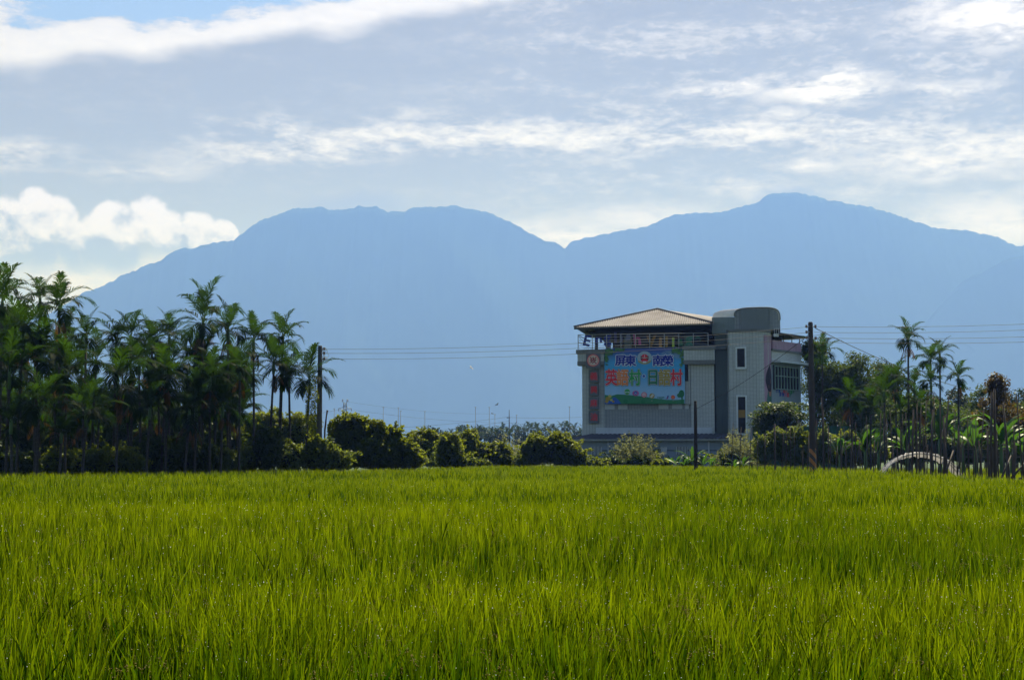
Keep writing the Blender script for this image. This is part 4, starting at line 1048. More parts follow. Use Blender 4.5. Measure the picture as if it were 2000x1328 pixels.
# five light boxes down the left corner: one round mark and four characters
M_BOX = plaster('grey_sign_box', (0.12, 0.135, 0.145), .3)
def sign_box(x0, x1, y0, y1, ch, label, round_=False):
    a = bl(x0, y1, -.75); b = bl(x1, y0, -.75); w = b[0] - a[0]; h = b[1] - a[1]
    yb = 0.70 if round_ else .33
    r = empty('sign_box', B0 + _e * ((a[0] + b[0]) / 2) + _f * (-.72 if round_ else -.36) + Vector((0, 0, a[1])), label, 'sign', 'sign boxes down the corner of the house', rz=-BA)
    MB().box(-w / 2, w / 2, 0, .14 if round_ else .34, 0, h).build('box', M_BOX, r)
    if round_:
        disc(r, 'mark', 0, -.006, h / 2, h * .40, CRED); disc(r, 'mark', 0, -.009, h / 2, h * .36, CCRM); disc(r, 'mark', 0, -.012, h / 2, h * .325, CRED); disc(r, 'mark', 0, -.015, h / 2, h * .295, CCRM)
        put_text(r, ch, 0, -.019, h / 2, h * .46, flat('print_crimson', (.28, .012, .02)), .02)
    else:
        put_text(r, ch, w * .02, -.008, h / 2, h * .66, flat('print_rose', (.34, .16, .17)), .035, 'character_outline', .92)
        put_text(r, ch, w * .02, -.014, h / 2, h * .66, flat('neon_red', (.62, .02, .025)), .010, 'character', .92)
sign_box(1144.5, 1172.5, 688.5, 719, '崁', 'square grey sign box with a red ringed round mark, topmost at the corner', True)
for y0, y1, ch, lb in ((721.5, 746.5, '義', 'grey sign box with the red character 義 just below the round mark'), (749, 772.5, '興', 'grey sign box with the red character 興, second of the four below the mark'),
                       (775, 798.5, '麻', 'grey sign box with the red character 麻, third of the four below the mark'), (801.5, 826, '油', 'grey sign box with the red character 油, lowest in the column')):
    sign_box(1148.5, 1168, y0, y1, ch, lb)

# loose cut-out letters hung inside the railing
let = [('E', 1147, 665, 20, CNAVY, -14, 'navy'), ('n', 1169.5, 664, 17, CNAVY, 6, 'navy'), ('g', 1186.5, 666, 20, CNAVY, 4, 'navy'), ('l', 1202, 659.5, 20, flat('letter_indigo', (.05, .05, .19)), 0, 'indigo'), ('i', 1213, 660.5, 18, flat('letter_indigo', (.05, .05, .19)), 0, 'indigo'),
       ('s', 1227, 659, 15, flat('letter_slate', (.13, .15, .28)), 0, 'slate blue'), ('h', 1244.5, 663, 20, flat('letter_pink', (.42, .04, .20)), 5, 'dark pink'),
       ('V', 1272, 666, 19, flat('letter_brown', (.25, .12, .02)), 0, 'brown'), ('i', 1290, 668.5, 18, flat('letter_tan', (.40, .20, .05)), 0, 'tan'), ('l', 1302, 668, 19, flat('letter_ochre', (.28, .17, .02)), 0, 'ochre'), ('l', 1315, 668.5, 17, flat('letter_lime', (.42, .55, .04)), 0, 'lime green'),
       ('a', 1329, 669, 15, CDKG, 0, 'dark green'), ('g', 1346, 668, 19, flat('letter_emerald', (.02, .20, .12)), 0, 'emerald'), ('e', 1363, 663, 15, flat('letter_bottle_green', (.015, .11, .07)), 8, 'bottle green')]
seen = {}
for ch, px, py, hp_, m, rot, cn in let:
    q = bl(px, py, -.42); h = (bl(px, py - hp_, -.42)[1] - q[1]) * 1.18
    lb = f'{cn} cut-out letter {ch} hung behind the terrace railing'
    if ch == 'g': lb = f'{cn} cut-out letter g on the terrace railing, ' + ('next to the n' if px < 1200 else 'between green letters at the right')
    if ch == 'i': lb = f'{cn} cut-out letter i on the terrace railing, ' + ('beside the slate blue s' if px < 1250 else 'after the brown V')
    if ch == 'l': lb = f'{cn} cut-out letter l on the terrace railing, ' + {1202: 'left of the indigo i', 1302: 'left of the lime green l', 1315: 'brightest of all the letters'}[px]
    if ch in 'lis' and px in (1202, 1302): pass
    o = link_mesh('letter', text_mesh(ch, h * 1.25, .035 if ch in 'Enl' else .05, .025), m)
    o.location = B0 + _e * q[0] + _f * -.42 + Vector((0, 0, q[1])); o.rotation_euler = Matrix.Rotation(-BA, 4, 'Z').to_3x3().to_4x4().to_euler()
    o.matrix_world = Matrix.Translation(o.location) @ Matrix.Rotation(-BA, 4, 'Z') @ Matrix.Rotation(R(90), 4, 'X') @ Matrix.Rotation(R(rot), 4, 'Z') @ Matrix.Diagonal((1.15 if ch in 'lin' else 1.0, 1, 1, 1))
    tag(o, lb, 'letter', 'letters along the terrace railing')
# two short rows of coloured characters under the wing window
def wing_text(s, s0, z, size, ms):
    for k, ch in enumerate(s):
        o = link_mesh('character', text_mesh(ch, size, .012), ms[k % len(ms)], bld)
        p = wA + wdir * (s0 + k * size * 1.12) + wn * .012 + Vector((0, 0, z))
        o.matrix_local = Matrix.Translation(p) @ Matrix(((wdir.x, 0, wn.x), (wdir.y, 0, wn.y), (0, 1, 0))).to_4x4()
wing_text('屏東英語村日語村', 0.9, LZ(762.5, 1515, 1.6), .38, [CNAVY, CBLU, CPNK, CRED, CORG, CDKG, CGRN, CDKG])
wing_text('南榮英語村', 1.5, LZ(769.5, 1515, 1.8), .40, [CNAVY, CNAVY, CPNK, CRED, CDKG])
# ------------------------------------------------------------------ palm grove on the left
def gx(px, Y): return at(px, 888, Y).x
def top_h(py, Y): return at(1000, py, Y).z
rp = random.Random(4)
def px_mound(name, Y, spec, m, seed, label, cat='bush', group=None, **kw):
    """spec: (px0, px1, top py, bottom py) lobes"""
    c = sum((a + b) / 2 for a, b, *_ in spec) / len(spec); X0 = gx(c, Y); lobes = []
    for a, b, t_, bt in spec:
        rx = (b - a) / 2 * Y / F; zt = at(1000, t_, Y).z; zb = max(0.0, at(1000, bt, Y).z)
        zc = (zt + zb) / 2; rz = (zt - zb) / 2
        lobes.append((gx((a + b) / 2, Y) - X0, rp.uniform(-.3, .3), zc, rx, max(rx * .75, rz * .7), rz))
    return mound(name, (X0, Y, 0), lobes, m, seed, label, cat, group, **kw)
# (crown px, crown-heart py, distance, crown width px, label, dead fronds, spear)
GROVE = [
 (2, 585, 62, 120, 'near areca palm cut by the left edge with the highest crown there', 0, 0),
 (62, 580, 66, 82, 'tall areca palm standing clear of its neighbours, second crown from the left edge', 0, 0),
 (116, 592, 64, 96, 'tallest free standing areca palm with long drooping fronds against the cumulus', 1, 0),
 (30, 640, 60, 105, 'areca palm with yellow lower fronds under the leftmost tall crown', 1, 0),
 (118, 655, 68, 78, 'short areca palm crown under the tallest free standing one', 0, 0),
 (160, 655, 66, 84, 'areca palm with an unopened spear leaf right of the tallest one', 0, 1),
 (72, 690, 60, 110, 'areca palm with bright green upper fronds low on the left of the grove', 1, 0),
 (8, 720, 58, 130, 'large dark areca palm at the left edge halfway up the grove', 0, 0),
 (222, 660, 69, 84, 'areca palm with a bushy crown, left of a pair against the mountain foot', 0, 0),
 (254, 655, 69, 84, 'areca palm with a spear leaf, right of a pair against the mountain foot', 0, 1),
 (293, 660, 72, 88, 'areca palm with a slim bare trunk below its crown at the gap in the grove', 0, 0),
 (330, 655, 73, 80, 'areca palm just left of the highest crown in the right half of the grove', 1, 0),
 (392, 622, 69, 112, 'highest areca palm in the right half of the grove with wide crown', 1, 0),
 (448, 640, 71, 98, 'areca palm with a bright green upright crown beside the highest one', 1, 0),
 (497, 660, 72, 84, 'areca palm with tan flower brush under its crown, left of the last high pair', 1, 0),
 (541, 655, 73, 80, 'areca palm forming the right end of the high crowns', 0, 0),
 (528, 705, 70, 88, 'areca palm with long bare trunk against the sky, left of two', 1, 0),
 (545, 716, 72, 84, 'areca palm with long bare trunk against the sky, right of two', 0, 0),
 (470, 715, 67, 88, 'lower areca palm in front of the bare trunks', 1, 0),
 (570, 732, 71, 80, 'areca palm with drooping fronds left of the vine hung palm', 0, 0),
 (600, 735, 70, 96, 'vine hung areca palm leaning by the concrete pole', 0, 0),
 (328, 722, 64, 112, 'areca palm with an orange dead frond in the middle of the grove', 1, 0),
 (410, 735, 65, 100, 'areca palm in the grove under the highest right crown', 1, 0),
 (375, 700, 70, 90, 'dim areca palm tucked below the highest right crown', 0, 0),
 (275, 705, 67, 96, 'dim areca palm below the pair against the mountain foot', 1, 0),
 (225, 735, 62, 118, 'large areca palm with yellowing low fronds at the front of the grove', 1, 0),
 (130, 720, 61, 112, 'large areca palm with fan like fronds at the front left of the grove', 1, 0),
 (68, 785, 58, 112, 'low areca palm with vivid green fronds at the foot of the grove', 0, 0),
 (160, 800, 59, 100, 'low areca palm with orange dead fronds beside a vivid green one', 1, 0),
 (180, 700, 70, 90, 'dim areca palm behind the front row near the left third', 0, 0),
 (285, 790, 63, 96, 'low areca palm filling the middle of the grove near the hedge', 0, 0),
 (430, 790, 66, 84, 'low areca palm near the thin bare trunks', 1, 0),
 (365, 800, 64, 84, 'low areca palm with yellow fronds under the orange dead frond', 1, 0),
 (20, 820, 57, 96, 'low areca palm in the bottom left corner of the grove', 0, 0),
 (120, 845, 58, 70, 'stunted areca palm above the hedge on the left', 0, 0),
]
GG = 'areca palms of the grove on the left'
for i, (px, py, Y, w, lb, dead, spear) in enumerate(GROVE):
    x = gx(px, Y); h = top_h(py, Y); sc_ = w * Y / F / 2.3 * rp.uniform(.9, 1.08)
    palm((x + rp.uniform(-.1, .1), Y, 0), h, sc_, i * 3 + 1, lb, GG, bool(dead), (rp.uniform(-.15, .15), rp.uniform(-.1, .1)), rp.uniform(0, 6.28), bool(spear))
# the rest of the grove, deeper in
for i in range(84):
    Y = 66 + 32 * (i / 84) + rp.uniform(-2, 2); px = rp.uniform(-260, 20) if i % 4 == 0 else rp.uniform(0, 470)
    cap = np.interp(px, [-260, 0, 100, 150, 250, 400, 480], [610, 640, 665, 690, 700, 690, 720])
    h = top_h(cap + rp.uniform(0, 170), Y)
    palm((gx(px, Y), Y, 0), max(4.0, h), rp.uniform(.85, 1.15), i, 'dim areca palm standing deep inside the grove behind the front rows', 'areca palms deep inside the grove', i % 3 == 0, (rp.uniform(-.2, .2), 0), rp.uniform(0, 6.28))
for i, (px, Y, t_) in enumerate([(-80, 99, 730), (0, 100, 740), (70, 101, 745), (140, 102, 760), (205, 101, 765), (270, 102, 770), (330, 100, 775), (395, 101, 790), (445, 100, 815)]):
    x = gx(px, Y); z1 = top_h(t_, Y)
    tree('tree', (x, Y, 0), z1, [(0, 0, z1 * .72, 1.9, 1.5, z1 * .28), (.3, 0, z1 * .30, 2.2, 1.5, z1 * .32), (-.3, -1, z1 * .2, 2.0, 1.2, z1 * .2)], M_TREE, 2000 + i, 'dark understorey tree at the shaded back of the palm grove', group='understorey trees behind the palm grove', nclump=110, lpc=60, size=.32, clump_r=.8)
for i, (a, b, t_, Y) in enumerate([(-90, 20, 835, 78), (0, 110, 842, 80), (90, 190, 838, 79), (170, 270, 846, 81), (250, 350, 840, 80), (330, 430, 846, 79), (400, 480, 855, 80)]):
    px_mound('bush', Y, [(a, b, t_, 912), (a + 20, b - 10, t_ - 12, 880)], M_TREE, 5000 + i, 'dark bush between the trunks deep inside the palm grove', 'bush', 'bushes inside the palm grove', size=.22, dens=160)
# vines hanging from the palm by the pole
rg = np.random.default_rng(77); L = Leaves()
for k in range(9):
    x0 = gx(597 + k * 2.6, 69.6); z0 = top_h(752 + rg.normal(0, 8), 69.6); ln = rg.uniform(1.2, 3.2); n = int(60 * ln)
    P = np.stack([x0 + rg.normal(0, .05, n) + .05 * np.sin(np.linspace(0, 5, n)), 69.4 + rg.normal(0, .06, n), z0 - np.linspace(0, ln, n)], 1)
    L.cards(P, rg.normal(0, 1, (n, 3)), .085, .7, rg, .5)
tag(link_mesh('hanging_vine', L.mesh('hanging_vine'), M_VINE), 'dark vine strands hanging from the palm beside the concrete pole', 'vine')

# ------------------------------------------------------------------ hedge and bushes along the field
BG = 'bushes along the far edge of the paddy'
px_mound('hedge', 64, [(70, 150, 882, 930), (130, 215, 880, 930), (190, 285, 878, 930)], M_VINE, 1, 'long low dark hedge at the foot of the palms with sunlit top', 'hedge', None, size=.12)
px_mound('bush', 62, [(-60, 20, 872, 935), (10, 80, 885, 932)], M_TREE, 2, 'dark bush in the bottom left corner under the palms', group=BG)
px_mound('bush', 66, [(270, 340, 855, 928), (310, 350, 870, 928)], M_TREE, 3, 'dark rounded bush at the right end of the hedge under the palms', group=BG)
px_mound('bush', 67, [(345, 425, 866, 925)], M_TREE, 4, 'dark shaggy bush between the long hedge and the sunlit shrub', group=BG, hang=.3)
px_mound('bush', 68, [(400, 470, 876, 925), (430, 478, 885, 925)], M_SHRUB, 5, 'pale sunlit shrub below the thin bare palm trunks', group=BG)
px_mound('bush', 69, [(458, 505, 878, 924)], M_VINE, 6, 'small dark round bush right of the pale shrub under the palms', group=BG)
px_mound('bush', 69, [(495, 550, 846, 922), (510, 548, 838, 900)], M_TREE, 7, 'tall dark bush left of the light shrub at the concrete pole', group=BG)
px_mound('bush', 84, [(480, 560, 806, 880), (540, 620, 812, 885), (440, 510, 845, 890)], M_VINE, 8, 'leafy bank with sunlit top seen through the bare palm trunks', group=BG)
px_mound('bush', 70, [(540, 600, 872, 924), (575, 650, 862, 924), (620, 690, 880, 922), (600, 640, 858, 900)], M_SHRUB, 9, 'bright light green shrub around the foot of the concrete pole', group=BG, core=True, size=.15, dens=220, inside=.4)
px_mound('bush', 80, [(640, 720, 815, 915), (660, 712, 808, 860), (705, 755, 822, 900), (740, 790, 838, 916), (745, 785, 835, 880), (770, 830, 868, 916), (690, 780, 850, 916)], M_VINE, 10, 'largest vine covered thicket right of the concrete pole with two humps', group=BG, size=.15)
px_mound('bush', 100, [(785, 850, 846, 900), (820, 858, 842, 890)], M_VINE, 11, 'small vine covered thicket behind the gap left of the column shaped bush', group=BG, size=.15)
px_mound('bush', 88, [(852, 905, 856, 918), (860, 898, 852, 890), (880, 910, 890, 918)], M_VINE, 12, 'single column shaped bush wrapped in vines in the middle of the row', group=BG, size=.14)
px_mound('bush', 98, [(898, 936, 843, 908), (922, 965, 864, 908), (968, 1000, 868, 905), (955, 1000, 884, 908)], M_VINE, 13, 'vine covered bush with a square left shoulder, behind the column shaped one', group=BG, size=.15)
px_mound('bush', 100, [(945, 982, 886, 910), (978, 1018, 892, 910)], M_SHRUB, 14, 'low light green mound between two dark vine covered bushes', group=BG, size=.15)
px_mound('bush', 98, [(1018, 1072, 856, 910), (1030, 1060, 850, 890), (1060, 1125, 854, 910), (1072, 1112, 850, 890), (1100, 1146, 876, 910)], M_VINE, 15, 'double humped vine covered mound in front of the shed end', group=BG, size=.15)
wispy((gx(1008, 108), 108, 0), 2.8, 3.5, 16, 'pale grey green feathery bush left of the double humped mound', M_OLIVE, 260)
wispy((gx(1243, 110), 110, 0), 2.5, 3.3, 17, 'pale olive willow like bush in front of the shed, below the banner', M_OLIVE, 620)
wispy((gx(1450, 100), 100, 0), 2.0, 3.5, 18, 'pale olive feathery bush among the first stakes right of the tower', M_OLIVE, 260)
wispy((gx(1413, 104), 104, 0), 0.9, 2.1, 19, 'small pale bush at the right end of the shed', M_OLIVE, 80)
px_mound('bush', 108, [(1170, 1215, 895, 912), (1225, 1270, 897, 913)], M_TREE, 20, 'low dark shrubs under the willow like bush', group=BG, size=.16)
# leafy low plants by the shed and stakes
for i, (px, Y, h) in enumerate([(1308, 106, 1.4), (1322, 105, 1.6), (1338, 104, 1.5), (1372, 102, 1.6), (1388, 103, 1.5), (1352, 106, 2.1), (1435, 97, 1.3), (1452, 96, 1.6), (1412, 100, 1.3), (1180, 108, 1.2)]):
    banana((gx(px, Y), Y, 0), h, 500 + i, 'low broad leaved garden plant with shiny leaves in the strip before the shed', 'low broad leaved plants before the shed', 7, 1.2, .55)
for i, (a, b, t_, Y, m) in enumerate([(688, 712, 893, 84, M_SHRUB), (795, 830, 884, 96, M_VINE), (825, 858, 893, 94, M_SHRUB), (838, 862, 882, 106, M_VINE), (903, 930, 893, 92, M_SHRUB), (925, 955, 897, 95, M_SHRUB), (1000, 1026, 889, 100, M_VINE), (1008, 1035, 898, 97, M_SHRUB), (1130, 1165, 893, 100, M_SHRUB), (1150, 1180, 898, 100, M_VINE), (1275, 1310, 897, 106, M_VINE), (1330, 1372, 894, 107, M_TREE), (1385, 1412, 888, 105, M_VINE), (1405, 1440, 884, 100, M_SHRUB)]):
    px_mound('bush', Y, [(a, b, t_ + 4, 912)], m, 3000 + i, 'low scrub filling a gap in the row of thickets before the house', 'bush', 'low scrub between the thickets', size=.16, inside=.4, core=False)
# ------------------------------------------------------------------ trees right of the house
TG = 'broadleaf trees right of the house'
def T(px, Y, top, spec, m, seed, label, **kw):
    """spec lobes: (px0, px1, top py, bottom py)"""
    x = gx(px, Y); cr = []
    for a, b, t_, bt in spec:
        rx = (b - a) / 2 * Y / F; z1 = at(1000, t_, Y).z; z0 = at(1000, bt, Y).z
        cr.append((gx((a + b) / 2, Y) - x, rp.uniform(-.5, .5), (z0 + z1) / 2, rx, rx * .9, (z1 - z0) / 2))
    return tree('tree', (x, Y, 0), at(1000, top, Y).z, cr, m, seed, label, group=TG, **kw)
T(1530, 108, 778, [(1478, 1560, 782, 838), (1500, 1590, 786, 840), (1470, 1540, 800, 845)], M_TREE, 51, 'low dark tree in layered tiers in front of the tower', nclump=120, lpc=80, layered=True, size=.22, clump_r=.75)
T(1590, 122, 660, [(1560, 1620, 664, 720), (1560, 1650, 700, 800), (1575, 1660, 720, 860)], M_TREE, 52, 'dark leafy tree touching the balcony wing of the house', nclump=150, lpc=80, size=.24, clump_r=.8)
T(1665, 120, 692, [(1605, 1680, 698, 790), (1650, 1720, 692, 790), (1620, 1740, 740, 850)], M_TREE, 53, 'broad leafy tree with sun flecked top behind the big pole', nclump=190, lpc=85, size=.24, clump_r=.8)
T(1745, 125, 702, [(1700, 1765, 708, 780), (1690, 1790, 740, 850)], M_TREE, 54, 'leafy tree behind the lone tall palm', nclump=130, lpc=85, size=.24, clump_r=.8)
T(1860, 150, 752, [(1800, 1860, 770, 850), (1845, 1910, 758, 840)], M_FAR, 55, 'distant flat topped tree left of the golden brown one', nclump=120, lpc=70, size=.28, clump_r=.8, layered=True)
T(1985, 150, 762, [(1940, 2000, 765, 850), (1975, 2060, 758, 850)], M_FAR, 56, 'distant dark tree at the right edge behind the golden brown one', nclump=130, lpc=70, size=.28, clump_r=.8)
T(1925, 140, 756, [(1895, 1935, 750, 840), (1880, 1930, 780, 870)], M_TREE, 57, 'green tree crown just behind the golden brown tree', nclump=70, lpc=70, size=.26, clump_r=.7)
T(1945, 92, 730, [(1930, 1968, 730, 790), (1905, 1985, 768, 860), (1895, 1960, 800, 870)], M_GOLD, 58, 'golden brown leaved tree at the right with two peaks', nclump=120, lpc=60, size=.20, clump_r=.5)
T(2000, 92, 790, [(1970, 2040, 792, 870)], M_GOLD, 59, 'golden brown leaved tree cut by the right edge', nclump=60, lpc=60, size=.2, clump_r=.5)
T(1800, 118, 760, [(1750, 1830, 765, 860), (1800, 1880, 790, 870)], M_TREE, 60, 'dim leafy tree behind the right hand palms', nclump=120, lpc=80, size=.24, clump_r=.8)
for i, (px, Y, t_, a, b) in enumerate([(1650, 132, 775, 1600, 1700), (1700, 134, 770, 1650, 1760), (1790, 136, 775, 1740, 1840), (1845, 132, 790, 1800, 1890), (1890, 130, 800, 1850, 1930), (1960, 128, 800, 1920, 2010), (2020, 130, 790, 1980, 2070)]):
    T(px, Y, t_, [(a, b, t_, 850), (a, b, 830, 895)], M_TREE, 4000 + i, 'dark leafy tree in the shaded mass behind the right hand palms', nclump=110, lpc=70, size=.3, clump_r=.85)
px_mound('bush', 96, [(1472, 1520, 858, 908), (1500, 1545, 842, 900), (1535, 1580, 836, 890), (1520, 1600, 860, 908), (1575, 1630, 846, 908)], M_SHRUB, 61, 'green leafy bush behind the first stakes, left of the big pole', group=BG, size=.17, inside=.7, core=False, dens=260)
px_mound('bush', 98, [(1600, 1680, 850, 908), (1660, 1740, 862, 908)], M_VINE, 62, 'dark leafy bush right of the big pole behind the stakes', group=BG, size=.16, inside=.4)
px_mound('bush', 105, [(1730, 1800, 858, 905), (1790, 1860, 850, 905), (1850, 1930, 858, 905)], M_TREE, 63, 'dark undergrowth behind the white tunnel hoop', group=BG, size=.17, inside=.4)
px_mound('bush', 112, [(1735, 1800, 826, 900), (1780, 1850, 832, 900)], M_TREE, 66, 'dim bush closing the gap behind the right hand palms', group=BG, size=.2)
px_mound('bush', 102, [(1920, 1980, 855, 905), (1960, 2060, 850, 905)], M_TREE, 64, 'dark undergrowth behind the bananas at the right edge', group=BG, size=.17, inside=.4)
px_mound('bush', 104, [(1540, 1610, 868, 905), (1440, 1500, 872, 905)], M_SHRUB, 65, 'light green shrub low behind the stakes left of the big pole', group=BG, size=.16)
RG = 'areca palms on the right side'
RP = [(1776, 660, 82, 54, 'lone tallest areca palm with hanging dead fronds, right of the big pole', 1, 0), (1822, 700, 86, 56, 'areca palm on the left of two close crowns right of the lone tallest', 0, 0), (1838, 690, 88, 52, 'areca palm on the right of two close crowns, slightly the higher', 0, 0),
      (1873, 735, 78, 50, 'areca palm with round crown standing alone before the golden tree', 1, 0), (1608, 690, 92, 62, 'areca palm just right of the big pole at the wires', 0, 0), (1752, 738, 92, 64, 'areca palm behind the foot of the lone tallest', 1, 0), (1790, 750, 90, 60, 'pale topped areca palm between the lone tallest and the close pair', 0, 0),
      (1665, 775, 80, 62, 'areca palm with yellow dead fronds, first clump right of the big pole', 1, 0), (1728, 765, 82, 62, 'dark areca palm in the middle of the right clump', 0, 0), (1797, 785, 78, 64, 'dark low areca palm over the tunnel hoop', 1, 0), (1820, 745, 84, 52, 'dark areca palm below the close pair', 1, 0), (1700, 790, 86, 56, 'small areca palm between yellow fronded and dark palms', 0, 0), (1760, 800, 84, 56, 'small dark areca palm low in the right clump', 0, 0)]
for i, (px, py, Y, w, lb, dead, spear) in enumerate(RP):
    palm((gx(px, Y), Y, 0), top_h(py, Y), w * Y / F / 2.2, i * 5 + 2, lb, RG, bool(dead), (rp.uniform(-.1, .1), 0), rp.uniform(0, 6.28))
for i, (px, Y, h, lb) in enumerate([(1835, 84, 4.6, 'banana plant with a dark torn hanging leaf left of the stake cluster'), (1880, 88, 3.8, 'banana plant with pale shiny leaves above the tunnel hoop'), (1905, 84, 3.4, 'banana plant with bright upright leaves left of the golden tree'), (1955, 84, 4.0, 'tall bright leaved banana plant below the golden brown tree'),
                                    (1975, 86, 3.2, 'low banana plant right of the tall bright one'), (1995, 84, 2.9, 'low banana plant at the right edge'), (1690, 88, 3.2, 'banana plant behind the stakes right of the big pole'), (1640, 90, 2.8, 'small banana plant just right of the big pole'), (1715, 90, 3.0, 'banana plant with drooping leaves left of the tunnel hoop'), (1770, 92, 3.4, 'dim banana plant behind the tunnel hoop')]):
    banana((gx(px, Y), Y, 0), h, 700 + i, lb, 'banana plants on the right', 9)
# green mesh fence and wire fence behind
def px_fence():
    Y = 110; r = empty('fence', (gx(1620, Y), Y, 0), 'green netting fence panel behind the stakes right of the big pole', 'fence')
    a, b = gx(1470, Y) - r.location.x, gx(1662, Y) - r.location.x; z1 = at(1000, 832, Y).z
    mb = MB()
    for i in range(40):
        u0, u1 = a + (b - a) * i / 40, a + (b - a) * (i + 1) / 40; y0, y1 = .06 * math.sin(i * 1.7), .06 * math.sin((i + 1) * 1.7)
        mb.add([(u0, y0, .1), (u1, y1, .1), (u1, y1, z1), (u0, y0, z1)], [(0, 1, 2, 3)])
    mb.build('netting', mat('green_netting', (0.015, 0.075, 0.045), .7, .3, 1.0), r)
    for q in np.linspace(a, b, 9): MB().tube([(q, .12, 0), (q, .12, z1 + .1)], .03, 6).build('post', M_STEEL, r)
    Y = 96; r = empty('fence', (gx(1950, Y), Y, 0), 'thin wire fence with grey posts behind the bananas at the right', 'fence')
    a, b = gx(1880, Y) - r.location.x, gx(2060, Y) - r.location.x; z1 = at(1000, 833, Y).z
    mb = MB()
    for k in range(7): mb.tube([(a, 0, z1 * (k + 1) / 7), (b, 0, z1 * (k + 1) / 7)], .008, 4)
    mb.build('wire', mat('dull_wire', (.10, .11, .11), .7), r)
    for q in np.linspace(a, b, 7): MB().tube([(q, 0, 0), (q, 0, z1)], .022, 6).build('post', mat('dull_wire', (.10, .11, .11), .7), r)
px_fence()
# white plastic tunnel hoop
def hoop():
    Y = 66; x0, x1 = gx(1716, Y), gx(1886, Y); c = (x0 + x1) / 2; w = (x1 - x0) / 2; zt = at(1000, 883.5, Y).z
    r = empty('tunnel', (c, Y, 0), 'low white plastic tunnel hoop with bunched sheeting among the stakes', 'tunnel')
    rg = np.random.default_rng(3); n = 60; m_ = 9; vs = []; fs = []
    for j in range(m_ + 1):
        for i in range(n + 1):
            t = math.pi * i / n; k = 1 + .012 * math.sin(i * 1.9 + j) + .02 * rg.normal() * .5
            vs.append((-w * math.cos(t) * k, j * .11 + .05 * math.sin(i * .8 + j * 2.1), zt * math.sin(t) ** .95 * k - (.22 * (j / m_) if j > 5 else 0)))
    for j in range(m_):
        for i in range(n): fs.append((j * (n + 1) + i, j * (n + 1) + i + 1, (j + 1) * (n + 1) + i + 1, (j + 1) * (n + 1) + i))
    m, t, b = tree_of('crumpled_plastic'); b.inputs['Base Color'].default_value = (.40, .375, .36, 1); b.inputs['Roughness'].default_value = .35
    tr = t.nodes.new('ShaderNodeBsdfTranslucent'); tr.inputs[0].default_value = (.38, .36, .34, 1); mx = t.nodes.new('ShaderNodeMixShader'); mx.inputs[0].default_value = .35
    t.links.new(b.outputs[0], mx.inputs[1]); t.links.new(tr.outputs[0], mx.inputs[2]); t.links.new(mx.outputs[0], t.nodes['Material Output'].inputs['Surface'])
    MB().add(vs, fs, 0, True).build('sheet', m, r)
    for y in (.0, .5, 1.0): MB().tube([(-w * math.cos(math.pi * i / 24) * .98, y, zt * math.sin(math.pi * i / 24) ** .95 * .97) for i in range(25)], .02, 6).build('hoop', M_STEEL, r)
hoop()
# bamboo stakes: (top px, top py, foot px, Y)
M_STAKE = mat('weathered_bamboo', (0.06, 0.045, 0.034), .8, .4, 5.0)
ST = [(1432, 826, 1429, 74), (1447.5, 834, 1443, 75), (1468, 834, 1460, 76), (1480, 862, 1478, 76), (1494, 847, 1492, 75), (1513, 828, 1514, 75), (1530, 845, 1524, 75), (1537, 834, 1533, 75), (1543.5, 834, 1543, 75), (1551, 843, 1551, 74), (1566, 880, 1565, 74), (1568.5, 870, 1568, 73), (1580, 850, 1577, 73), (1594, 820, 1595, 73),
      (1604, 776, 1610, 72), (1618, 833, 1616, 72), (1622, 848, 1619, 72), (1636, 870, 1633, 71), (1640.5, 826, 1645, 71), (1652, 870, 1650, 71), (1659, 818, 1661, 71), (1671, 825, 1671, 70), (1695, 832, 1687, 70), (1720, 806, 1718, 68), (1731, 818, 1731, 68), (1738, 800, 1747, 67), (1752, 870, 1757, 66), (1769, 806, 1769, 66),
      (1784, 800, 1778, 64), (1791, 788, 1789, 63), (1799, 795, 1792, 63), (1803, 830, 1804, 63), (1809, 782, 1805, 63), (1816, 880, 1814, 62), (1822, 800, 1815, 62), (1824, 776, 1827, 61), (1836, 790, 1834, 61), (1843, 812, 1840, 60), (1853, 774, 1841, 60), (1866, 806, 1861, 60), (1872, 830, 1868, 59), (1880, 850, 1884, 58), (1890, 832, 1892, 57), (1900, 828, 1901, 56), (1905, 870, 1913, 55),
      (1922, 798, 1906, 53), (1931, 830, 1925, 53), (1937, 766, 1935, 52), (1942, 760, 1941, 52), (1946, 840, 1950, 51), (1959, 786, 1970, 50), (1985, 770, 2004, 48), (1976, 860, 1975, 50), (1982, 862, 1981, 50), (1911, 860, 1919, 54), (1927, 836, 1929, 53), (1917, 880, 1915, 54), (1846, 862, 1851, 59), (1775, 868, 1776, 64), (1708, 860, 1706, 69), (1665, 850, 1667, 70), (1585, 872, 1583, 73)]
for k in range(46):
    fp = 1590 + (k * 8.9) % 410 + rp.uniform(-3, 3); Y = np.interp(fp, [1590, 1700, 1800, 1900, 2000], [78, 74, 66, 60, 54]) + rp.uniform(-3, 5)
    ST.append((fp + rp.gauss(2, 6), 870 - 75 * rp.random() ** 1.6, fp, Y))
SG = 'thin bamboo stakes standing along the field edge'
uniq = {0: 'first thin dark stake at the left end of the row, before the shed roof corner', 2: 'leaning stake third from the left end of the row', 5: 'thick stake standing straight left of the big pole', 14: 'tallest thin stake just right of the big pole', 38: 'long stake leaning right over the tunnel hoop',
        45: 'long stake leaning right in front of the golden brown tree', 47: 'thick upright stake under the golden brown tree, left of a pair', 48: 'thick upright stake under the golden brown tree, right of a pair', 50: 'long stake leaning left beside the golden brown tree', 51: 'tall stake leaning left at the right edge of the row'}
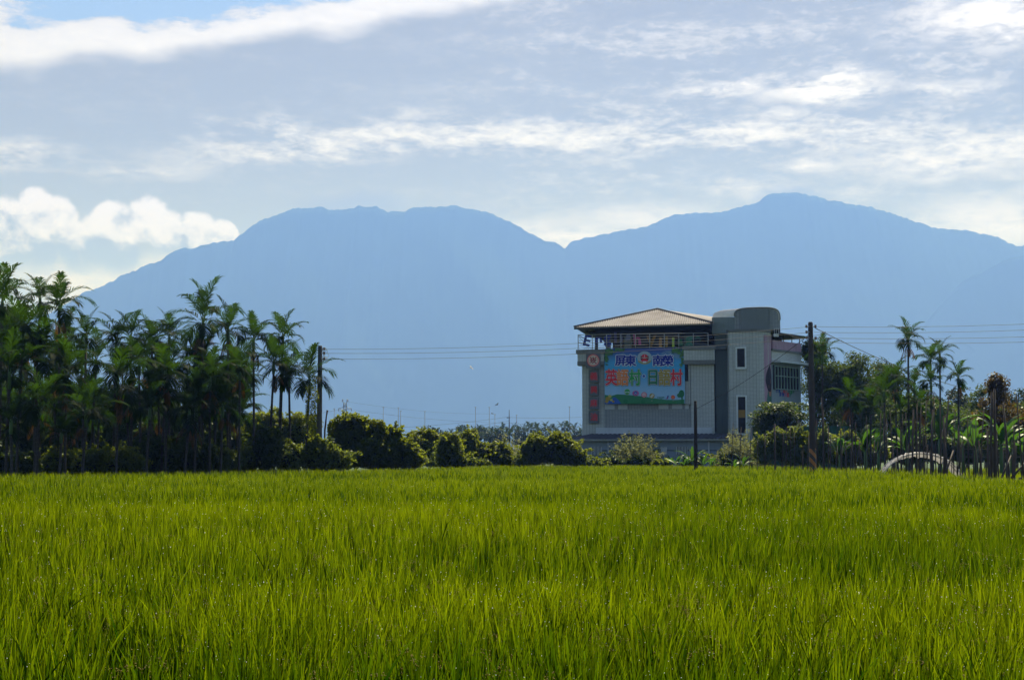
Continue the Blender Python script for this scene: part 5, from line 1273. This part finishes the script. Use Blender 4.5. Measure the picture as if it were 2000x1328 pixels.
for i, (tp, ty, fp, Y) in enumerate(ST):
    f = at(fp, 888, Y); tpt = at(tp, ty, Y + rp.uniform(-.4, .4)); r_ = {5: .05, 47: .045, 48: .05, 28: .042, 34: .042, 37: .04, 50: .042}.get(i, rp.uniform(.016, .031))
    mb = MB(); a = Vector((0, 0, -.1)); b = Vector((tpt.x - f.x, tpt.y - f.y, tpt.z)); mid = a.lerp(b, .5) + Vector((rp.uniform(-.05, .05), 0, 0))
    mb.tube([a, mid, b], [r_ * 1.15, r_, r_ * .8], 7)
    o = mb.build('stake', M_STAKE); o.location = (f.x, Y, 0)
    tag(o, uniq.get(i, 'thin dark upright bamboo stake in the row along the right field edge'), 'stake', SG)
for i, (x0, y0, x1, y1, lb) in enumerate([(1976, 933, 2012, 892, 'fallen stake slanting up to the right at the right edge'), (1955, 936, 1975, 890, 'short stake slanting beneath the leaning one at the right edge'), (1990, 935, 2030, 928, 'stake lying almost flat at the right edge'), (1847, 925, 1862, 880, 'short stake slanting beside the tunnel hoop')]):
    Y = 49 if i < 3 else 58; a = at(x0, y0, Y); b = at(x1, y1, Y + .6); a.z = max(a.z, .03); b.z = max(b.z, .35)
    o = MB().tube([(0, 0, 0), b - a], [.04, .03], 7).build('stake', M_STAKE); o.location = a; tag(o, lb, 'stake', SG)

# ------------------------------------------------------------------ weeds, verge, second field
def verge():
    rg = np.random.default_rng(12); L = Leaves()
    n = 60000; px = rg.uniform(-250, 2250, n); e = np.interp(px, _ex, _ed); y = e + np.abs(rg.normal(0, .06, n)) * e * .55 + .2; x = (px - 1000) / F * y
    k = 3; s = np.linspace(0, 1, k); h = (.30 + .55 * rg.random(n) ** 1.5) * np.where(px > 1740, 1.15, 1.0); az = rg.random(n) * 6.28; ln = rg.uniform(.1, .7, n)
    C = np.stack([x[:, None] + np.cos(az)[:, None] * ln[:, None] * h[:, None] * s ** 1.5, y[:, None] + np.sin(az)[:, None] * ln[:, None] * h[:, None] * s ** 1.5, h[:, None] * s * (1 - .15 * s)], 2)
    tw = rg.random(n) * 3.14; W = np.stack([np.cos(tw), np.sin(tw), tw * 0], 1)[:, None] * (np.array([.9, 1, .1]) * .012)[None, :, None] * (1 + y[:, None, None] / 70)
    L.strips(C, W, rg.random(n))
    m = 26000; i = rg.integers(0, n, m); P = np.stack([x[i] + rg.normal(0, .1, m), y[i] + .1, rg.random(m) ** 1.4 * .65 + .05], 1); L.cards(P, rg.normal(0, .6, (m, 3)) + [0, 0, 1], .11, .6, rg, .5)
    tag(link_mesh('weeds', L.mesh('weeds'), M_WEED), 'rough grass and weeds on the bank behind the paddy', 'weeds', kind='stuff')
verge()
def second_field():
    rg = np.random.default_rng(19); L = Leaves(); n = 80000
    px = rg.uniform(1080, 2300, n); e = np.interp(px, _ex, _ed); y = e + 2.0 + rg.random(n) * np.maximum(6, 112 - e); x = (px - 1000) / F * y
    k = 3; s = np.linspace(0, 1, k); h = rg.uniform(.35, .72, n); az = rg.random(n) * 6.28; ln = rg.uniform(.05, .35, n)
    C = np.stack([x[:, None] + np.cos(az)[:, None] * (ln * h)[:, None] * s ** 1.5, y[:, None] + np.sin(az)[:, None] * (ln * h)[:, None] * s ** 1.5, h[:, None] * s], 2)
    tw = rg.random(n) * 3.14; W = np.stack([np.cos(tw), np.sin(tw), tw * 0], 1)[:, None] * (np.array([.9, 1, .1]) * .022)[None, :, None] * np.ones((n, 1, 1))
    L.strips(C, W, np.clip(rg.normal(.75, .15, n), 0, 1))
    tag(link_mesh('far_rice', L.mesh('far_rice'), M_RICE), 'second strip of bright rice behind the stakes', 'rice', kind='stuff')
second_field()
# ------------------------------------------------------------------ far trees and palms on the plain
rf = random.Random(9)
FARC = [palm_crown(900 + i, 8, 1.6) for i in range(3)]
for me in FARC: me.materials.append(M_FAR)
FT = MB().tube([(0, 0, 0), (0, 0, 1)], [.11, .08], 6)
ftm = bpy.data.meshes.new('trunk'); ftm.from_pydata(FT.v, [], FT.f); ftm.materials.append(M_PTRUNK)
def far_palm(px, top, Y, sc_, lb):
    x = gx(px, Y); h = top_h(top, Y) - .9 * sc_
    r = empty('palm_tree', (x, Y, 0), lb, 'palm tree', 'far palms on the plain')
    t_ = bpy.data.objects.new('trunk', ftm); COL.objects.link(t_); t_.parent = r; t_.scale = (1, 1, h)
    c = bpy.data.objects.new('crown', FARC[rf.randrange(3)]); COL.objects.link(c); c.parent = r; c.location = (0, 0, h); c.scale = (sc_,) * 3; c.rotation_euler = (0, 0, rf.uniform(0, 6))
for i in range(62):
    px = 862 + i * 4.6 + rf.uniform(-2.5, 2.5); Y = rf.uniform(330, 420)
    tp = np.interp(px, [862, 900, 960, 1000, 1060, 1130], [848, 836, 838, 832, 830, 828]) + rf.uniform(-4, 14)
    big = {10: 'far palm standing slightly above the row left of the slim dark pole'}.get(i, 'far small palm in the hazy row between the bushes and the house')
    far_palm(px, tp, Y, rf.uniform(1.0, 1.35), big)
def far_tree(px0, px1, top, bot, Y, seed, lb):
    x = gx((px0 + px1) / 2, Y); rx = (px1 - px0) / 2 * Y / F; z1 = at(1000, top, Y).z; z0 = max(.5, at(1000, bot, Y).z)
    tree('tree', (x, Y, 0), z1, [(0, 0, (z0 + z1) / 2, rx, rx * .8, (z1 - z0) / 2), (rx * .3, 0, (z0 + z1) / 2 - .4, rx * .8, rx * .7, (z1 - z0) / 2.3)], M_FAR, seed, lb, group='far broadleaf trees on the plain', nclump=44, lpc=34, size=.62, asp=.6, clump_r=1.3, trunk_r=.2)
for i, (a, b, t_, bt, Y, lb) in enumerate([(825, 856, 833, 866, 330, 'far round tree behind the gap left of the column shaped bush'), (855, 885, 843, 868, 340, 'far low tree right of the round one'), (925, 948, 833, 855, 460, 'far tree crown in the hazy row behind the square shouldered bush'), (885, 925, 838, 870, 350, 'far dark tree at the left end of the palm row'), (945, 985, 842, 872, 350, 'far broad tree in the middle of the hazy row'), (1000, 1040, 846, 874, 360, 'far broad tree right of the slim dark pole'),
                                           (1045, 1090, 842, 874, 360, 'far broad tree left of the house'), (1090, 1140, 844, 874, 350, 'far broad tree nearest to the house'), (700, 770, 850, 885, 360, 'far tree hidden behind the largest thicket'), (780, 830, 856, 885, 330, 'far low tree behind the gap between thickets')]):
    far_tree(a, b, t_, bt, Y, 800 + i, lb)
def far_wood():
    rg = np.random.default_rng(33); L = Leaves()
    for i in range(150):
        Y = rg.uniform(600, 900); x = rg.uniform(-.62, .62) * Y; hh = rg.uniform(4, 7.5); n = 46
        P = rg.normal(0, 1, (n, 3)) * [6, 4, hh * .33] + [x, Y, hh * .5]; P[:, 2] = np.abs(P[:, 2])
        L.cards(P, rg.normal(0, 1, (n, 3)) + [0, -.5, .6], 2.2, .7, rg, .5)
    tag(link_mesh('far_wood', L.mesh('far_wood'), M_FAR), 'hazy belt of far trees along the horizon', 'trees', kind='stuff')
far_wood()
# ------------------------------------------------------------------ poles, wires, lamp posts, pylon, birds
M_CONC = mat('dark_concrete', (0.055, 0.046, 0.040), .85, .35, 3.0, bump=.2)
M_CONC2 = mat('weathered_concrete', (0.10, 0.094, 0.08), .85, .35, 3.0, bump=.2)
M_WIRE = mat('black_cable', (0.03, 0.032, 0.038), .6, .2)
M_PORC = mat('porcelain', (0.16, 0.10, 0.07), .3, .3)
M_GALV = mat('galvanised_steel', (0.26, 0.28, 0.30), .5, .2, 1.0, metal=.3)
def pole(px, top, Y, r0, r1, label, m, ins, band=False):
    x = gx(px, Y); h = at(px, top, Y).z; r = empty('utility_pole', (x, Y, 0), label, 'utility pole')
    MB().tube([(0, 0, -.1), (0, 0, h * .5), (0, 0, h - .08), (0, 0, h)], [r0, (r0 + r1) / 2, r1, r1 * .8], 18).build('shaft', m, r)
    if band:
        mt, t, b = tree_of('warning_stripes'); tc = t.nodes.new('ShaderNodeTexCoord'); sp = t.nodes.new('ShaderNodeSeparateXYZ'); t.links.new(tc.outputs['Object'], sp.inputs[0])
        q = V_.m('FRACT', V_(sp.outputs[2]) * 2.2 + V_(sp.outputs[0]) * 2.6)
        n_ = noise3(V_(sp.outputs[0]), V_(sp.outputs[1]), V_(sp.outputs[2]), 6, 4)
        c = cmix(sstep(q, .47, .53), (.03, .025, .02), (.36, .13, .015)); c = cmix(sstep(n_, .5, .7) * .5, c, (.08, .05, .03)); t.links.new(c, b.inputs['Base Color'])
        MB().tube([(0, 0, .5), (0, 0, 1.95)], [r0 * 1.015, r0 * .99], 18, cap=False).build('warning_band', mt, r)
    for sx, pz in ins:
        z = at(px, pz, Y).z
        f = MB().tube([(0, -r1 * .6, z), (sx * .24, -r1 * .9, z)], .025, 6).build('bracket', M_GALV, r)
        MB().tube([(sx * .22, -r1 * .9, z - .07), (sx * .22, -r1 * .9, z - .02), (sx * .22, -r1 * .9, z + .02), (sx * .22, -r1 * .9, z + .07)], [.04, .065, .045, .06], 9).build('insulator', M_PORC, f)
    return r
YL, YR = 71, 69
pole(623, 675, YL, .165, .105, 'weathered concrete utility pole at the right end of the palm grove', M_CONC2, [(1, 682), (1, 690), (1, 701)])
pole(1587.3, 629, YR, .165, .115, 'tall dark utility pole with orange and black warning band, right of the house', M_CONC, [(-1, 638), (1, 638), (-1, 649), (-1, 660), (1, 661)], True)
o = MB().tube([(0, 0, -.1), (0, 0, at(1359, 800, 80).z), (0, 0, at(1359, 783, 80).z)], [.115, .085, .075], 12).build('post', mat('dark_timber', (.04, .032, .026), .9, .4, 5)); o.location = (gx(1359, 80), 80, 0); tag(o, 'short dark wooden post before the house front, cut off flat', 'post')
p0 = at(632, 870, 72); p0.z = 0
o = MB().tube([(0, 0, 0), (gx(634, 72) - p0.x, 0, at(0, 840, 72).z), (gx(636, 72) - p0.x + .02, 0, at(0, 812, 72).z), (gx(637.5, 72) - p0.x + .03, 0, at(0, 801, 72).z)], [.05, .045, .035, .05], 7).build('stump', M_BARK); o.location = p0; tag(o, 'thin crooked dead trunk just right of the concrete pole', 'dead trunk')
def wire(a, b, sag, label, r=.012, group=None, n=26):
    a = Vector(a); b = Vector(b); pts = []
    for i in range(n + 1):
        t = i / n; q = a.lerp(b, t); q.z -= sag * 4 * t * (1 - t); pts.append(q)
    o = MB().tube([q - a for q in pts], r, 5, cap=False).build('wire', M_WIRE); o.location = a
    return tag(o, label, 'wire', group)
WG = 'wires between the two utility poles'
for (pa, pb), nm in zip(((682, 638), (690, 649), (701, 660)), ('upper', 'middle', 'lower')):
    wire(at(626, pa, YL - .1), at(1584, pb, YR - .1), .30, f'{nm} of the three wires between the concrete pole and the dark pole', .008, WG)
WG2 = 'wires running right from the dark pole'
for (pa, pb), nm in zip(((638, 626), (649, 638), (660, 652), (668, 663)), ('topmost', 'second', 'third', 'lowest')):
    wire(at(1590, pa, YR - .1), at(2150, pb, 66), .12, f'{nm} of the four wires running right from the dark pole', .009, WG2)
wire(at(1591, 640, YR), at(1908, 764, 96), .35, 'slanting service cable from the dark pole down to the golden tree', .018)
wire(at(1584, 650, YR), at(1360, 798, 80.3), .25, 'slanting cable from the dark pole down to the short post', .013)
wire(at(1591, 655, YR), at(1612, 648, YR + .5), .05, 'short jumper cable beside the dark pole', .010)
wire(at(1584, 660, YR - .1), at(1540, 653, YR + 1), .10, 'loose jumper cable left of the dark pole', .010)
# coiled cable ends at the concrete pole
rg = np.random.default_rng(8)
mb = MB()
for k, pz in enumerate((683, 686, 694, 700, 704)):
    c = at(633 + k % 3 * 2, pz, YL - .15); pts = [c + Vector((.16 * math.cos(t * 1.1 + k) * (.6 + .1 * k), 0.02 * t, .11 * math.sin(t * 1.1 + k))) for t in np.linspace(0, 7, 22)]; mb.tube(pts, .009, 4, cap=False)
q0 = at(633, 690, YL); mb.v = [tuple(Vector(v) - q0) for v in mb.v]
o = mb.build('cable_coil', mat('pale_cable', (.22, .24, .12), .6)); o.location = q0; tag(o, 'tangle of pale cable loops at the top of the concrete pole', 'cable')  # loops in a pale yellow-green cable colour
# far lamp posts of the elevated road
LG = 'far street lamps along the elevated road'
lamp_me = None
for px, tp, bt, lb in ((652, 799, 850, 'far lamp post beside the steel pylon'), (748, 796, 842, 'far lamp post standing alone right of the pylon'), (777.5, 797, 842, 'far lamp post, left of two close together'), (782, 803, 842, 'far lamp post, lower right of two close together'), (829.5, 804, 845, 'far lamp post above the round far tree'), (928.5, 796, 845, 'far lamp post on the left of a tall pair left of the slim pole'),
                       (955.5, 796, 845, 'far lamp post on the right of a tall pair left of the slim pole'), (966.5, 810, 845, 'far short lamp post beside the slim pole'), (1009, 811, 845, 'far short lamp post right of the slim pole'), (1112.5, 795, 845, 'far lamp post nearest to the house')):
    Y = 700; x = gx(px, Y); h = at(px, tp, Y).z; r = empty('street_lamp', (x, Y, 0), lb, 'street lamp', LG)
    MB().tube([(0, 0, 0), (0, 0, h)], [.22, .13], 7).build('mast', M_GALV, r); MB().box(-.45, .45, -.4, .4, h, h + .3).build('lamp_head', M_GALV, r)
def pylon():
    Y = 800; px = 673; r = empty('pylon', (gx(px, Y), Y, 0), 'steel lattice power pylon with short arms above the largest thicket', 'pylon')
    z = lambda py: at(px, py, Y).z
    lv = [(0, 3.2), (z(860), 2.2), (z(830), 1.35), (z(818), 1.0), (z(806), .85), (z(795), .8), (z(787), .8)]
    mb = MB()
    for (z0, w0), (z1, w1) in zip(lv, lv[1:]):
        c0 = [(-w0, -w0, z0), (w0, -w0, z0), (w0, w0, z0), (-w0, w0, z0)]; c1 = [(-w1, -w1, z1), (w1, -w1, z1), (w1, w1, z1), (-w1, w1, z1)]
        for i in range(4):
            mb.tube([c0[i], c1[i]], .17, 5); mb.tube([c0[i], c1[(i + 1) % 4]], .10, 4); mb.tube([c0[(i + 1) % 4], c1[i]], .10, 4); mb.tube([c1[i], c1[(i + 1) % 4]], .10, 4)
    mb.build('tower', M_GALV, r)
    for py, w in ((798, 3.6), (784, 1.6)):
        for sg in (-1, 1):
            zz = z(py); a = MB(); e = (sg * (w), 0, zz + (.1 if py > 790 else 1.2))
            for y in (-.7, .7): a.tube([(sg * .7, y, zz - .5), e], .13, 4); a.tube([(sg * .7, y, zz + .9), e], .12, 4)
            ar = a.build('arm', M_GALV, r)
            MB().tube([e, (e[0], 0, e[2] - 1.5)], [.16, .22], 6).build('insulator', M_PORC, ar)
    return r
pylon()
P_ = lambda px, py, Y: at(px, py, Y)
PG = 'far power lines from the pylon'
wire(P_(677, 799, 800), P_(1010, 826, 1000), 2.0, 'far power line falling right from the pylon arm', .055, PG)
wire(P_(676, 784, 800), P_(960, 808, 1000), 2.0, 'far earth wire falling right from the pylon top', .04, PG)
wire(P_(669, 799, 800), P_(430, 822, 700), 1.5, 'far power line going left from the pylon arm', .055, PG)
wire(P_(994, 814, 420), P_(640, 838, 420), 1.0, 'far wire going left from the slim dark pole', .03, PG)
wire(P_(994, 815, 420), P_(1180, 812, 440), .4, 'far wire going right from the slim dark pole', .03, PG)
wire(P_(994, 822, 420), P_(700, 846, 420), 1.0, 'far lower wire going left from the slim dark pole', .03, PG)
Y = 420; r = empty('utility_pole', (gx(994.5, Y), Y, 0), 'slim dark far pole with a small crossarm left of the house', 'utility pole')
h = at(994, 800, Y).z; MB().tube([(0, 0, 0), (0, 0, h * .55), (0, 0, h)], [.26, .22, .06], 8).build('shaft', M_CONC, r)
MB().box(-.75, .25, -.08, .08, at(994, 816.5, Y).z, at(994, 815, Y).z).build('crossarm', M_CONC, r)
# pale deck of the elevated road just showing over the far trees
Y = 690; a, b = gx(940, Y), gx(992, Y); z0, z1 = at(960, 839, Y).z, at(960, 835.5, Y).z
r = empty('viaduct', ((a + b) / 2, Y, 0), 'pale grey stretch of elevated road showing above the far palms', 'viaduct')
MB().box(-(b - a) / 2, (b - a) / 2, 0, 9, z0, z1).build('deck', M_FRAME, r)
for q in (-.3, .3): MB().box(q * (b - a) - .8, q * (b - a) + .8, 2, 7, 0, z0 - .01).build('pier', M_FRAME, r)
# birds
def bird(px, py, Y, s, label, m, roll):
    p = at(px, py, Y); mb = MB()
    mb.tube([(-.16 * s, 0, 0), (-.05 * s, 0, .01), (.08 * s, 0, .02 * s), (.17 * s, 0, .02 * s)], [.008 * s, .045 * s, .04 * s, .008 * s], 7)
    for sg in (-1, 1): mb.add([(.07 * s, sg * .03 * s, .02 * s), (.10 * s, sg * .22 * s, .10 * s), (.0, sg * .46 * s, .05 * s), (-.03 * s, sg * .22 * s, .09 * s), (-.06 * s, sg * .03 * s, .015 * s)], [(0, 1, 2, 3, 4)])
    o = mb.build('bird', m); o.location = p; o.rotation_euler = (roll, .1, .5); tag(o, label, 'bird')
bird(920, 719, 95, .75, 'small pale bird gliding above the thickets between pole and house', mat('pale_feathers', (.45, .46, .46), .8), .5)
bird(970, 790.5, 120, .8, 'tiny dark bird above the far lamp posts', mat('dark_feathers', (.03, .03, .035), .8), -.3)
bird(961, 808, 125, .6, 'tiniest dark bird low beside the short far lamp', mat('dark_feathers', (.03, .03, .035), .8), .3)
# ------------------------------------------------------------------ the air
def build_haze():
    m = bpy.data.materials.new('haze_air'); m.use_nodes = True; t = m.node_tree
    for n in list(t.nodes): t.nodes.remove(n)
    out = t.nodes.new('ShaderNodeOutputMaterial'); v = t.nodes.new('ShaderNodeVolumePrincipled')
    v.inputs['Color'].default_value = (0.138, 0.275, 0.86, 1)
    v.inputs['Absorption Color'].default_value = (1, 1, 1, 1)
    v.inputs['Density'].default_value = HAZE_DENSITY
    v.inputs['Anisotropy'].default_value = 0.22
    t.links.new(v.outputs[0], out.inputs['Volume'])
    me = MB().box(-9500, 9500, -600, 12500, -3, 1530).build('haze', m)
    tag(me, 'pale blue morning haze filling the air of the plain', 'haze', kind='stuff')
HAZE_DENSITY = 2.45e-4
build_haze()
